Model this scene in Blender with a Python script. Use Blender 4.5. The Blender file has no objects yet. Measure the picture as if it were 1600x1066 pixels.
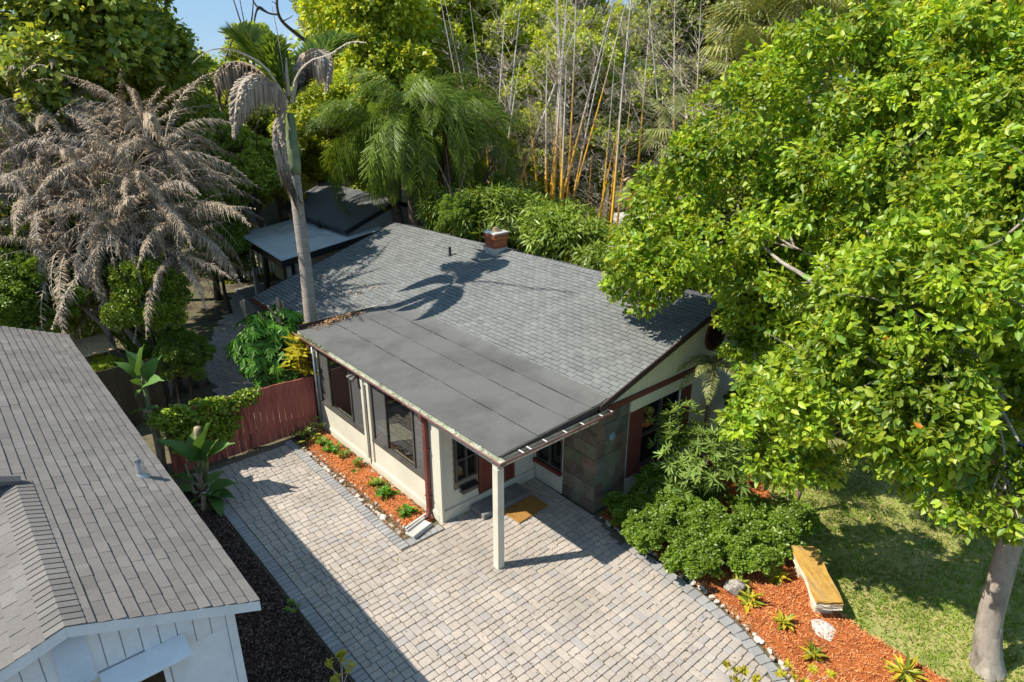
import bpy, bmesh, math, random
import numpy as np
from mathutils import Vector, Matrix, Euler

# ------------------------------------------------------------------ camera, light, exposure
SC = bpy.context.scene
COL = SC.collection
R = math.radians
H_CAM, PITCH, AZ, FPX = 8.2, R(22.0), R(41.0), 1067.0
cd = bpy.data.cameras.new('camera'); cam = bpy.data.objects.new('camera', cd); COL.objects.link(cam)
cam.location = (0, 0, H_CAM); cam.rotation_euler = (math.pi/2 - PITCH, 0, -AZ)
cd.lens = 24.0; cd.sensor_width = 36.0; cd.clip_start = 0.1; cd.clip_end = 2000
SC.camera = cam
SUN_DIR = Vector((1.66, -0.91, -2.33)).normalized()          # direction the light travels
sd = bpy.data.lights.new('sun', 'SUN'); sun = bpy.data.objects.new('sun', sd); COL.objects.link(sun)
sd.energy = 4.9; sd.angle = R(0.53); sd.color = (1.0, 0.925, 0.81)
sun.location = (-20, 20, 40); sun.rotation_euler = SUN_DIR.to_track_quat('-Z', 'Y').to_euler()
wd = bpy.data.worlds.new('World'); SC.world = wd; wd.use_nodes = True
nt = wd.node_tree; nt.nodes.clear()
wo = nt.nodes.new('ShaderNodeOutputWorld'); bg = nt.nodes.new('ShaderNodeBackground')
sky = nt.nodes.new('ShaderNodeTexSky'); sky.sky_type = 'NISHITA'; sky.sun_disc = False
sky.sun_elevation = R(50.9); sky.sun_rotation = R(-61.3); sky.altitude = 10; sky.air_density = 0.8; sky.dust_density = 0.05; sky.ozone_density = 3.0
tc = nt.nodes.new('ShaderNodeTexCoord'); mp = nt.nodes.new('ShaderNodeMapping'); mp.inputs['Scale'].default_value = (2.2, 2.2, 9.0)
nz = nt.nodes.new('ShaderNodeTexNoise'); nz.inputs['Scale'].default_value = 2.3; nz.inputs['Detail'].default_value = 7; nz.inputs['Roughness'].default_value = .6
cr = nt.nodes.new('ShaderNodeValToRGB'); cr.color_ramp.elements[0].position = .52; cr.color_ramp.elements[1].position = .78
cr.color_ramp.elements[1].color = (.55, .55, .55, 1)
mx = nt.nodes.new('ShaderNodeMix'); mx.data_type = 'RGBA'; mx.inputs['B'].default_value = (5.0, 5.4, 5.8, 1)
L = nt.links.new
L(tc.outputs['Generated'], mp.inputs['Vector']); L(mp.outputs['Vector'], nz.inputs['Vector']); L(nz.outputs['Fac'], cr.inputs['Fac'])
mb_ = nt.nodes.new('ShaderNodeMix'); mb_.data_type = 'RGBA'; mb_.inputs['Factor'].default_value = .8; mb_.inputs['B'].default_value = (1.7, 2.95, 4.5, 1)
L(sky.outputs['Color'], mb_.inputs['A']); L(cr.outputs['Color'], mx.inputs['Factor']); L(mb_.outputs['Result'], mx.inputs['A']); L(mx.outputs['Result'], bg.inputs['Color'])
bg.inputs['Strength'].default_value = 0.11
L(bg.outputs['Background'], wo.inputs['Surface'])
SC.view_settings.view_transform = 'Standard'; SC.view_settings.look = 'None'; SC.view_settings.exposure = 0.68; SC.view_settings.gamma = 1.0
SC.view_settings.use_curve_mapping = False
SC.cycles.max_bounces = 8; SC.cycles.diffuse_bounces = 5; SC.cycles.glossy_bounces = 3; SC.cycles.transmission_bounces = 4; SC.cycles.transparent_max_bounces = 8
SC.cycles.caustics_reflective = False; SC.cycles.caustics_refractive = False
SC.cycles.use_denoising = True
try: SC.cycles.denoiser = 'OPENIMAGEDENOISE'
except Exception: pass

# ------------------------------------------------------------------ helpers
FW = np.array([math.sin(AZ)*math.cos(PITCH), math.cos(AZ)*math.cos(PITCH), -math.sin(PITCH)])
RT = np.array([math.cos(AZ), -math.sin(AZ), 0.0]); UP = np.cross(RT, FW)
CP = np.array([0, 0, H_CAM])
def at(px, py, D):
    """world point seen at a photo pixel, D metres away along the ground"""
    d = FW*FPX + RT*(px-800) - UP*(py-533)
    return CP + d*(D/math.hypot(d[0], d[1]))
def gnd(px, py, z=0.0):
    d = FW*FPX + RT*(px-800) - UP*(py-533)
    return CP + d*((z-H_CAM)/d[2])
def seen(P):
    """(distance, inside the frame) of points P (n,3)"""
    v = np.asarray(P) - CP; w = v@FW; w1 = np.where(w > .1, w, .1)
    x = FPX*(v@RT)/w1; y = FPX*(v@UP)/w1
    return np.linalg.norm(v, axis=1), (w > .1) & (abs(x) < 805) & (abs(y) < 538)

def np_mesh(name, V, Fs, mat=None, smooth=False):
    """mesh from numpy arrays: V (n,3), Fs a list of (m,k) index arrays"""
    me = bpy.data.meshes.new(name)
    V = np.asarray(V, np.float32); Fs = [np.asarray(f, np.int32) for f in Fs if len(f)]
    me.vertices.add(len(V)); me.vertices.foreach_set('co', V.ravel())
    nl = sum(f.size for f in Fs); npoly = sum(len(f) for f in Fs)
    me.loops.add(nl); me.polygons.add(npoly)
    me.loops.foreach_set('vertex_index', np.concatenate([f.ravel() for f in Fs]))
    tot = np.concatenate([np.full(len(f), f.shape[1], np.int32) for f in Fs])
    me.polygons.foreach_set('loop_start', np.concatenate([[0], np.cumsum(tot)[:-1]]).astype(np.int32))
    me.polygons.foreach_set('loop_total', tot)
    me.polygons.foreach_set('use_smooth', np.full(npoly, bool(smooth)))
    me.update(calc_edges=True); me.validate()
    if mat: me.materials.append(mat)
    return me

class MB:
    """collects shapes into one mesh"""
    def __init__(s): s.v = []; s.f = []
    def add(s, V, F):
        o = len(s.v); s.v += [tuple(p) for p in V]; s.f += [tuple(i+o for i in f) for f in F]; return s
    def box(s, a, b):
        x0, y0, z0 = (min(a[i], b[i]) for i in range(3)); x1, y1, z1 = (max(a[i], b[i]) for i in range(3))
        return s.add([(x0,y0,z0),(x1,y0,z0),(x1,y1,z0),(x0,y1,z0),(x0,y0,z1),(x1,y0,z1),(x1,y1,z1),(x0,y1,z1)],
              [(0,3,2,1),(4,5,6,7),(0,1,5,4),(1,2,6,5),(2,3,7,6),(3,0,4,7)])
    def obox(s, c, sx, sy, sz, rz=0.0, rx=0.0, ry=0.0):
        m = Matrix.Translation(c) @ Euler((rx, ry, rz)).to_matrix().to_4x4()
        return s.add([m @ Vector((x*sx/2, y*sy/2, z*sz/2)) for z in (-1,1) for (x,y) in ((-1,-1),(1,-1),(1,1),(-1,1))],
              [(0,3,2,1),(4,5,6,7),(0,1,5,4),(1,2,6,5),(2,3,7,6),(3,0,4,7)])
    def prism(s, poly, n):
        """closed polygon (list of 3d points) pushed along vector n"""
        k = len(poly); n = Vector(n); P = [Vector(p) for p in poly]
        return s.add(P + [p+n for p in P], [tuple(range(k-1,-1,-1)), tuple(range(k,2*k))] + [(i,(i+1)%k,k+(i+1)%k,k+i) for i in range(k)])
    def tube(s, pts, rad, n=8, cap=True):
        pts = [Vector(p) for p in pts]; m = len(pts)
        if not hasattr(rad, '__len__'): rad = [rad]*m
        t0 = (pts[1]-pts[0]).normalized(); a = t0.orthogonal().normalized(); V = []
        for i, p in enumerate(pts):
            t = (pts[min(i+1,m-1)] - pts[max(i-1,0)]).normalized()
            a = (a - t*a.dot(t)).normalized(); b = t.cross(a)
            for k in range(n):
                q = 2*math.pi*k/n; V.append(p + (a*math.cos(q) + b*math.sin(q))*rad[i])
        F = [(i*n+k, i*n+(k+1)%n, (i+1)*n+(k+1)%n, (i+1)*n+k) for i in range(m-1) for k in range(n)]
        if cap: F += [tuple(range(n-1,-1,-1)), tuple(range((m-1)*n, m*n))]
        return s.add(V, F)
    def lathe(s, prof, c, n=16):
        V = [(c[0]+r*math.cos(2*math.pi*k/n), c[1]+r*math.sin(2*math.pi*k/n), c[2]+z) for r, z in prof for k in range(n)]
        F = [(i*n+k, i*n+(k+1)%n, (i+1)*n+(k+1)%n, (i+1)*n+k) for i in range(len(prof)-1) for k in range(n)]
        F += [tuple(range(n-1,-1,-1)), tuple(range((len(prof)-1)*n, len(prof)*n))]
        return s.add(V, F)
    def mesh(s, name, mat, smooth=False, bevel=0.0):
        me = bpy.data.meshes.new(name); me.from_pydata([tuple(p) for p in s.v], [], s.f)
        if bevel:
            bm = bmesh.new(); bm.from_mesh(me)
            bmesh.ops.bevel(bm, geom=bm.edges[:], offset=bevel, segments=1, affect='EDGES', clamp_overlap=True); bm.to_mesh(me); bm.free()
        me.validate(); me.update()
        if smooth: me.polygons.foreach_set('use_smooth', [True]*len(me.polygons))
        if mat: me.materials.append(mat)
        return me
    def build(s, name, mat, parent=None, smooth=False, bevel=0.0, kind=None):
        return link(name, s.mesh(name, mat, smooth, bevel), parent, kind)

def setparent(o, parent):
    o.parent = parent
    o.matrix_parent_inverse = WM[parent.name].inverted()
WM = {}
def link(name, me, parent=None, kind=None, loc=None, mtx=None):
    o = bpy.data.objects.new(name, me); COL.objects.link(o)
    if mtx is not None: o.matrix_basis = mtx
    if loc is not None: o.location = loc
    WM[o.name] = o.matrix_basis.copy()
    if parent: setparent(o, parent)
    if kind: o['kind'] = kind
    return o
def tag(o, label, cat, group=None):
    o['label'] = label; o['category'] = cat
    if group: o['group'] = group
    return o
def thing(name, label, cat, loc=(0,0,0), group=None):
    o = bpy.data.objects.new(name, None); COL.objects.link(o); o.location = loc; o.empty_display_size = .2
    WM[o.name] = Matrix.Translation(loc)
    return tag(o, label, cat, group)
def dup(o, loc, rz=0.0, sc=1.0, label=None, parent=None, mat=None):
    """a copy of a thing with copies of its parts"""
    c = o.copy(); COL.objects.link(c)
    if parent is None: c.location = loc; c.rotation_euler[2] = rz; c.scale = (sc,)*3 if not hasattr(sc, '__len__') else sc
    else: c.parent = parent
    if label: c['label'] = label
    for ch in list(o.children): dup(ch, None, parent=c)
    return c
def slotmat(o, m):
    o.material_slots[0].link = 'OBJECT'; o.material_slots[0].material = m

def pieces(name, unit, mats4, mat, parent, limit=300, centre=(0.5,0.5,0), smooth=False, lab=None):
    """many alike pieces: the ones that show largest as objects, the rest joined as one stuff part.  unit=(V,[F..]); mats4 list of 4x4 arrays"""
    V, Fs = unit; V = np.asarray(V, float)
    M4 = np.array(mats4); c = np.einsum('nij,j->ni', M4, np.array([*centre, 1.0]))[:, :3]
    d, inn = seen(c); order = np.argsort(np.where(inn, d, d+1e4))
    first = order[:limit] if len(order) > limit else order; rest = order[limit:]
    me = np_mesh(name, V, Fs, mat, smooth)
    for i in first: link(name, me, parent, mtx=Matrix(M4[i].tolist()))
    if len(rest):
        Vh = np.c_[V, np.ones(len(V))]
        W = np.einsum('nij,vj->nvi', M4[rest], Vh)[:, :, :3].reshape(-1, 3)
        off = (np.arange(len(rest))*len(V))
        FF = [(np.asarray(f)[None]+off[:, None, None]).reshape(-1, np.asarray(f).shape[1]) for f in Fs]
        link(name, np_mesh(name, W, FF, mat, smooth), parent, 'stuff')
def m4(loc, ex, ey, ez):
    m = np.eye(4); m[:3,0] = ex; m[:3,1] = ey; m[:3,2] = ez; m[:3,3] = loc; return m
def inpoly(x, y, poly):
    x = np.asarray(x); y = np.asarray(y); r = np.zeros(x.shape, bool); n = len(poly)
    for i in range(n):
        x0, y0 = poly[i]; x1, y1 = poly[(i+1) % n]
        c = ((y0 > y) != (y1 > y))
        with np.errstate(divide='ignore', invalid='ignore'):
            r ^= c & (x < (x1-x0)*(y-y0)/((y1-y0) if y1 != y0 else 1e-9)+x0)
    return r
def bspline(pts, n):
    """catmull-rom through pts, n samples"""
    P = [Vector(p) for p in pts]; P = [P[0]*2-P[1]] + P + [P[-1]*2-P[-2]]; k = len(P)-3; out = []
    for i in range(n):
        t = i/(n-1)*k; j = min(int(t), k-1); t -= j
        a, b, c, d = P[j:j+4]
        out.append(.5*((2*b)+(c-a)*t+(2*a-5*b+4*c-d)*t*t+(3*b-a-3*c+d)*t**3))
    return out

# ------------------------------------------------------------------ materials
def base_nodes(name):
    m = bpy.data.materials.new(name); m.use_nodes = True; n = m.node_tree; n.nodes.clear()
    return m, n, n.nodes.new('ShaderNodeOutputMaterial')
def rnd_node(n):
    """a number 0..1 that is different for each object and each loose piece"""
    a = n.nodes.new('ShaderNodeObjectInfo'); b = n.nodes.new('ShaderNodeNewGeometry'); s = n.nodes.new('ShaderNodeMath'); s.operation = 'ADD'
    f = n.nodes.new('ShaderNodeMath'); f.operation = 'FRACT'
    n.links.new(a.outputs['Random'], s.inputs[0]); n.links.new(b.outputs['Random Per Island'], s.inputs[1]); n.links.new(s.outputs[0], f.inputs[0])
    return f.outputs[0]
def ramp(n, cols, interp='LINEAR'):
    c = n.nodes.new('ShaderNodeValToRGB'); e = c.color_ramp.elements; c.color_ramp.interpolation = interp
    for i, col in enumerate(cols):
        p, rgb = (col[0], col[1]) if hasattr(col[1], '__len__') else (i/(len(cols)-1), col)
        if i < 2: e[i].position = p; e[i].color = (*rgb, 1)
        else: q = e.new(p); q.color = (*rgb, 1)
    return c
def M(name, cols, rough=.8, spec=.3, scale=6.0, var=.25, fine=0, fvar=.2, bump=.15, bscale=60, piece=False, stain=None, wcoord=False, metal=0.0, stretch=None):
    """principled surface: colour from cols (list) by piece or by noise, a finer grain on top, stains, bump"""
    m, n, out = base_nodes(name); lk = n.links.new
    p = n.nodes.new('ShaderNodeBsdfPrincipled'); p.inputs['Roughness'].default_value = rough; p.inputs['Specular IOR Level'].default_value = spec; p.inputs['Metallic'].default_value = metal
    lk(p.outputs[0], out.inputs[0])
    if wcoord: co = n.nodes.new('ShaderNodeNewGeometry').outputs['Position']
    else: co = n.nodes.new('ShaderNodeTexCoord').outputs['Object']
    if stretch:
        q = n.nodes.new('ShaderNodeMapping'); q.inputs['Scale'].default_value = stretch; lk(co, q.inputs[0]); co = q.outputs[0]
    def noise(sc, det=4, ro=.6):
        t = n.nodes.new('ShaderNodeTexNoise'); t.inputs['Scale'].default_value = sc; t.inputs['Detail'].default_value = det; t.inputs['Roughness'].default_value = ro; lk(co, t.inputs['Vector']); return t.outputs['Fac']
    if len(cols) == 1: cols = [cols[0], cols[0]]
    c = ramp(n, cols)
    if piece: lk(rnd_node(n), c.inputs[0])
    else:
        r = n.nodes.new('ShaderNodeMapRange'); r.inputs[1].default_value = .3; r.inputs[2].default_value = .7; lk(noise(scale), r.inputs[0]); lk(r.outputs[0], c.inputs[0])
    col = c.outputs[0]
    def mul(col, fac, amt):
        r = n.nodes.new('ShaderNodeMapRange'); r.inputs[1].default_value = .25; r.inputs[2].default_value = .75; r.inputs[3].default_value = 1-amt; r.inputs[4].default_value = 1+amt; lk(fac, r.inputs[0])
        x = n.nodes.new('ShaderNodeMix'); x.data_type = 'RGBA'; x.blend_type = 'MULTIPLY'; x.inputs['Factor'].default_value = 1; lk(col, x.inputs['A']); lk(r.outputs[0], x.inputs['B']); return x.outputs['Result']
    if var: col = mul(col, noise(scale, 5), var)
    if fine: col = mul(col, noise(fine, 3), fvar)
    if stain:
        sc_, colr, lo, hi = stain
        r = n.nodes.new('ShaderNodeMapRange'); r.inputs[1].default_value = lo; r.inputs[2].default_value = hi; lk(noise(sc_, 6, .65), r.inputs[0])
        x = n.nodes.new('ShaderNodeMix'); x.data_type = 'RGBA'; lk(r.outputs[0], x.inputs['Factor']); lk(col, x.inputs['A']); x.inputs['B'].default_value = (*colr, 1); col = x.outputs['Result']
    lk(col, p.inputs['Base Color'])
    if bump:
        b = n.nodes.new('ShaderNodeBump'); b.inputs['Strength'].default_value = bump; b.inputs['Distance'].default_value = .02; lk(noise(bscale, 4), b.inputs['Height']); lk(b.outputs[0], p.inputs['Normal'])
    return m
def leafmat(name, cols, trans=.35, gloss=.05, big=.6, tint=(1.25, 1.1, .5), bigamt=.3):
    """leaf: colour per leaf, slow drift over the crown, light through the blade"""
    m, n, out = base_nodes(name); lk = n.links.new
    c = ramp(n, cols); lk(rnd_node(n), c.inputs[0])
    g = n.nodes.new('ShaderNodeNewGeometry'); t = n.nodes.new('ShaderNodeTexNoise'); t.inputs['Scale'].default_value = big; t.inputs['Detail'].default_value = 3; lk(g.outputs['Position'], t.inputs['Vector'])
    r = n.nodes.new('ShaderNodeMapRange'); r.inputs[1].default_value = .3; r.inputs[2].default_value = .7; r.inputs[3].default_value = 1-bigamt; r.inputs[4].default_value = 1+bigamt; lk(t.outputs['Fac'], r.inputs[0])
    x = n.nodes.new('ShaderNodeMix'); x.data_type = 'RGBA'; x.blend_type = 'MULTIPLY'; x.inputs['Factor'].default_value = 1; lk(c.outputs[0], x.inputs['A']); lk(r.outputs[0], x.inputs['B'])
    d = n.nodes.new('ShaderNodeBsdfDiffuse'); lk(x.outputs['Result'], d.inputs[0])
    tr = n.nodes.new('ShaderNodeBsdfTranslucent'); y = n.nodes.new('ShaderNodeMix'); y.data_type = 'RGBA'; y.blend_type = 'MULTIPLY'; y.inputs['Factor'].default_value = 1
    lk(x.outputs['Result'], y.inputs['A']); y.inputs['B'].default_value = (*tint, 1); lk(y.outputs['Result'], tr.inputs[0])
    a = n.nodes.new('ShaderNodeMixShader'); a.inputs[0].default_value = trans; lk(d.outputs[0], a.inputs[1]); lk(tr.outputs[0], a.inputs[2])
    gl = n.nodes.new('ShaderNodeBsdfGlossy'); gl.inputs['Roughness'].default_value = .45; gl.inputs[0].default_value = (.7, .75, .65, 1)
    b = n.nodes.new('ShaderNodeMixShader'); b.inputs[0].default_value = gloss; lk(a.outputs[0], b.inputs[1]); lk(gl.outputs[0], b.inputs[2]); lk(b.outputs[0], out.inputs[0])
    return m
def glassmat(name, tint=(.8,.85,.85), opac=.25, dark=(.05,.055,.055)):
    m, n, out = base_nodes(name); lk = n.links.new
    tr = n.nodes.new('ShaderNodeBsdfTransparent'); tr.inputs[0].default_value = (*tint, 1)
    gl = n.nodes.new('ShaderNodeBsdfGlossy'); gl.inputs['Roughness'].default_value = .02
    d = n.nodes.new('ShaderNodeBsdfDiffuse'); d.inputs[0].default_value = (*dark, 1)
    a = n.nodes.new('ShaderNodeMixShader'); a.inputs[0].default_value = opac; lk(tr.outputs[0], a.inputs[1]); lk(d.outputs[0], a.inputs[2])
    lw = n.nodes.new('ShaderNodeLayerWeight'); lw.inputs[0].default_value = .5; f0 = n.nodes.new('ShaderNodeMath'); f0.operation = 'POWER'; f0.inputs[1].default_value = 4.0; lk(lw.outputs['Facing'], f0.inputs[0])
    f = n.nodes.new('ShaderNodeMath'); f.operation = 'MULTIPLY_ADD'; f.inputs[1].default_value = .75; f.inputs[2].default_value = .05; lk(f0.outputs[0], f.inputs[0])
    b = n.nodes.new('ShaderNodeMixShader'); lk(f.outputs[0], b.inputs[0]); lk(a.outputs[0], b.inputs[1]); lk(gl.outputs[0], b.inputs[2]); lk(b.outputs[0], out.inputs[0])
    return m

MAT = dict(
 soil=M('soil', [(.06,.05,.035),(.13,.11,.07),(.05,.07,.025)], .95, .1, 1.2, .3, 20, .3, .4, 30, wcoord=True),
 lawn=M('lawn_ground', [(.18,.22,.05),(.34,.31,.12),(.13,.19,.035)], .95, .1, 1.6, .3, 40, .4, .5, 60, wcoord=True),
 joint=M('joint_sand', [(.22,.19,.145),(.15,.13,.10),(.14,.13,.075)], .95, .1, 2.5, .3, 40, .3, .3, 80, wcoord=True),
 paver=M('paver_buff', [(.35,.305,.265),(.40,.345,.295),(.37,.33,.29),(.415,.355,.30),(.335,.305,.275),(.39,.335,.28),(.32,.30,.285),(.43,.375,.32)], .9, .2, 2.0, .13, 45, .16, .25, 90, True, (.55, (.25,.22,.185), .5, .78), True),
 paver_grey=M('paver_grey', [(.27,.265,.26),(.31,.305,.295),(.245,.245,.245),(.29,.28,.27)], .9, .2, 2.0, .15, 45, .15, .25, 90, True, None, True),
 shingle=M('roof_shingle', [(.150,.157,.152),(.177,.184,.178),(.162,.169,.164),(.195,.201,.193),(.140,.147,.143)], .92, .15, 1.1, .10, 130, .22, .3, 160, True, (.7, (.115,.12,.115), .6, .85), True),
 shingle_old=M('weathered_shingle', [(.160,.149,.139),(.182,.170,.159),(.168,.157,.146),(.195,.183,.171),(.15,.14,.131)], .92, .15, .9, .13, 110, .22, .3, 160, True, (1.4, (.12,.108,.098), .52, .85), True, 0, (.5,1,1)),
 shingle_dark=M('dark_shingle', [(.085,.088,.09),(.11,.112,.115),(.095,.098,.10)], .92, .15, 1.1, .2, 90, .25, .3, 120, False, None, True),
 rear_shingle=M('rear_shingle', [(.15,.165,.185),(.19,.205,.225),(.17,.185,.205)], .92, .15, 1.1, .2, 90, .25, .3, 120, False, None, True),
 membrane=M('roll_roofing', [(.098,.100,.096),(.125,.126,.121),(.106,.108,.103)], .88, .25, .8, .13, 170, .28, .25, 200, False, (.75, (.085,.083,.08), .5, .72), True),
 patio_roof=M('patio_roofing', [(.46,.48,.50),(.55,.57,.58),(.40,.42,.44)], .8, .25, .6, .2, 60, .15, .1, 90, False, (1.0, (.17,.18,.18), .55, .8), True),
 seam=M('seam_tar', [(.045,.045,.045)], .8, .3, 3, .2, 0, 0, 0),
 cream=M('cream_paint', [(.56,.54,.44),(.60,.575,.475)], .65, .3, 1.5, .05, 30, .05, .06, 50, False, (1.3, (.43,.40,.32), .54, .85)),
 cream_grn=M('cream_batten', [(.62,.62,.47),(.67,.66,.52)], .7, .3, 2, .06, 30, .05, .05, 50, True),
 white=M('white_paint', [(.74,.76,.78),(.79,.80,.81)], .6, .3, 2, .05, 25, .04, .05, 40, False, (1.2, (.58,.58,.57), .5, .85)),
 red=M('red_brown_paint', [(.115,.032,.026),(.15,.042,.034)], .6, .35, 3, .15, 40, .15, .1, 60),
 red_fence=M('red_fence_paint', [(.34,.105,.078),(.40,.13,.10),(.29,.09,.07),(.37,.12,.09)], .8, .25, 5, .15, 60, .2, .2, 40, True, (3, (.11,.045,.036), .58, .8), False, 0, (1,1,.25)),
 dark_red=M('door_red', [(.16,.045,.03)], .5, .4, 4, .15, 0, 0, .05),
 rake=M('rake_brown', [(.036,.026,.024),(.055,.036,.032)], .7, .3, 3, .15),
 gut_in=M('gutter_inside', [(.32,.36,.27),(.42,.45,.36),(.24,.27,.19)], .7, .3, 4, .3, 50, .2, .1, 40, False, (5, (.09,.10,.05), .55, .75)),
 gut_out=M('gutter_outside', [(.22,.10,.095),(.36,.21,.195)], .55, .4, 2.5, .2, 50, .15, .05, 40),
 metal=M('pale_metal', [(.6,.6,.58)], .4, .5, 4, .1, 0, 0, 0),
 bronze=M('bronze_frame', [(.055,.05,.045),(.085,.08,.07)], .45, .5, 3, .15, 0, 0, 0),
 black=M('black_metal', [(.02,.02,.022)], .45, .4, 3, .1, 0, 0, 0),
 steel=M('galvanised', [(.42,.46,.50),(.52,.56,.60)], .4, .5, 8, .2, 0, 0, 0, metal=.6),
 slate=M('slate_tile', [(.10,.085,.07),(.17,.115,.08),(.085,.085,.08),(.18,.155,.11),(.11,.135,.085),(.14,.085,.07),(.075,.065,.065),(.16,.19,.12)], .6, .4, 3.5, .4, 25, .3, .3, 25, True, (2.5, (.14,.11,.085), .6, .8)),
 mortar=M('dark_mortar', [(.045,.042,.04)], .9, .2, 5, .2),
 concrete=M('concrete', [(.42,.41,.38),(.52,.5,.47)], .85, .25, 3, .15, 40, .15, .15, 50),
 conc_dark=M('dark_concrete', [(.16,.155,.15),(.21,.205,.20)], .85, .25, 3, .15, 40, .15, .15, 50),
 brick=M('chimney_brick', [(.40,.125,.055),(.33,.10,.05),(.46,.17,.08)], .85, .2, 12, .15, 60, .2, .2, 60, True),
 coir=M('coir_mat', [(.27,.14,.04),(.33,.18,.05),(.21,.105,.03)], .95, .1, 9, .2, 120, .3, .4, 150),
 plywood=M('plywood', [(.42,.30,.17),(.52,.38,.22)], .8, .25, 2, .15, 30, .15, .1, 40),
 old_wood=M('old_fence_wood', [(.085,.065,.04),(.12,.095,.06),(.065,.05,.032),(.10,.085,.055)], .9, .15, 4, .25, 40, .3, .3, 40, True, (2, (.05,.06,.025), .55, .8), False, 0, (1,1,.2)),
 int_floor=M('tile_floor', [(.34,.32,.27),(.42,.39,.33)], .5, .4, 2, .2, 0, 0, 0),
 int_wall=M('inside_wall', [(.25,.21,.16)], .8, .2, 2, .15, 0, 0, 0),
 furn=M('brown_furniture', [(.10,.055,.03)], .6, .3, 3, .2, 0, 0, 0),
 stone=M('edging_stone', [(.44,.39,.33),(.52,.47,.40),(.30,.26,.22),(.46,.37,.28),(.60,.57,.52),(.36,.29,.23)], .85, .25, 9, .25, 60, .2, .3, 60, True),
 rock=M('lichen_rock', [(.24,.22,.19),(.36,.33,.29)], .9, .2, 5, .3, 40, .25, .5, 25, False, (6, (.09,.085,.08), .55, .7)),
 bench_top=M('lichen_top', [(.37,.21,.05),(.44,.26,.06),(.27,.18,.08)], .9, .2, 4, .2, 45, .2, .3, 40, False, (3.2, (.36,.31,.2), .56, .72)),
 bench_side=M('limestone', [(.50,.44,.32),(.60,.54,.42)], .9, .2, 5, .2, 40, .2, .4, 30, False, (7, (.3,.25,.16), .55, .75)),
 bark=M('grey_bark', [(.27,.235,.195),(.35,.31,.26),(.21,.18,.15)], .85, .2, 3, .2, 25, .15, .2, 20, False, (3.4, (.12,.10,.085), .54, .66), False, 0, (1,1,.45)),
 bark_dark=M('dark_bark', [(.07,.055,.042),(.11,.085,.065)], .9, .15, 4, .3, 25, .3, .4, 20),
 palm_bark=M('palm_bark', [(.26,.225,.19),(.33,.29,.25),(.21,.185,.16)], .85, .2, 5, .2, 20, .2, .3, 30, False, None, False, 0, (.4,.4,3)),
 queen_bark=M('queen_palm_bark', [(.17,.11,.075),(.24,.17,.12),(.11,.075,.055)], .9, .15, 4, .3, 20, .3, .4, 20),
 shaft=M('crown_shaft', [(.12,.17,.075),(.19,.22,.12)], .55, .35, 3, .2, 0, 0, .05),
 stump=M('cut_stem', [(.30,.22,.14),(.38,.30,.21),(.20,.14,.09)], .9, .15, 6, .3, 30, .25, .4, 30),
 car_paint=M('car_paint', [(.018,.019,.022)], .25, .5, 3, .1, 0, 0, 0),
 car_glass=M('car_glass', [(.25,.33,.40)], .1, .6, 3, .1, 0, 0, 0),
 rubber=M('rubber', [(.02,.02,.02)], .8, .2, 3, .1, 0, 0, 0),
 olive_wall=M('olive_wall', [(.30,.29,.15)], .8, .2, 2, .1, 0, 0, 0),
 grey_wall=M('grey_gable', [(.36,.36,.34)], .8, .2, 2, .1, 0, 0, 0),
 terracotta=M('terracotta_roof', [(.30,.10,.06),(.36,.14,.08)], .85, .2, 3, .25, 0, 0, .2),
 rust_fence=M('rust_fence', [(.36,.095,.035),(.42,.12,.05)], .85, .2, 4, .2, 0, 0, 0, 40, True),
 asphalt=M('asphalt', [(.05,.05,.052),(.065,.065,.065)], .9, .2, 1, .15, 60, .2, .2, 80, wcoord=True),
 mulch=M('orange_mulch_chip', [(.58,.18,.045),(.70,.27,.08),(.44,.125,.035),(.76,.39,.17),(.52,.19,.065),(.33,.095,.035),(.66,.29,.11),(.40,.22,.12)], .9, .15, 3, .2, 0, 0, 0, 40, True),
 mulch_bed=M('orange_mulch_bed', [(.26,.075,.024),(.38,.115,.035)], .95, .1, 5, .3, 60, .3, .4, 60),
 dmulch=M('dark_mulch_chip', [(.07,.045,.036),(.11,.07,.058),(.045,.03,.025),(.20,.135,.115),(.085,.06,.052)], .9, .15, 3, .2, 0, 0, 0, 40, True),
 dmulch_bed=M('dark_mulch_bed', [(.022,.016,.013),(.04,.028,.022)], .95, .1, 5, .3, 60, .3, .4, 60),
 litter=M('leaf_litter', [(.30,.17,.08),(.20,.11,.055),(.38,.24,.13),(.14,.085,.05)], .9, .15, 3, .2, 0, 0, 0, 40, True),
 weed=leafmat('weed', [(.05,.085,.015),(.10,.13,.03),(.14,.12,.04)], .2),
 straw=M('dead_frond', [(0.353,0.275,0.189),(0.439,0.353,0.254),(0.241,0.181,0.120),(0.499,0.413,0.310),(0.172,0.125,0.082)], .85, .15, 3, .2, 0, 0, 0, 40, True),
 straw_grey=M('grey_dead_frond', [(0.335,0.271,0.206),(0.413,0.344,0.271),(0.232,0.185,0.138),(0.473,0.404,0.327)], .85, .15, 3, .2, 0, 0, 0, 40, True),
 twig=M('dead_twig', [(.46,.39,.32),(.56,.49,.415),(.36,.30,.235)], .85, .15, 3, .2, 0, 0, 0, 40, True),
 l_near=leafmat('leaf_crape', [(.08,.18,.024),(.20,.36,.022),(.38,.52,.03),(.27,.43,.026),(.50,.58,.05),(.13,.27,.024),(.44,.54,.04),(.10,.21,.024)], .48, .04, 1.1, (1.3,1.12,.45), .42),
 l_flower=leafmat('leaf_flower', [(.34,.30,.02),(.27,.29,.02),(.40,.33,.03)], .3, .02, .5),
 l_orange=leafmat('leaf_orange', [(.50,.20,.02),(.45,.14,.015)], .3, .02, .5),
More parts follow.
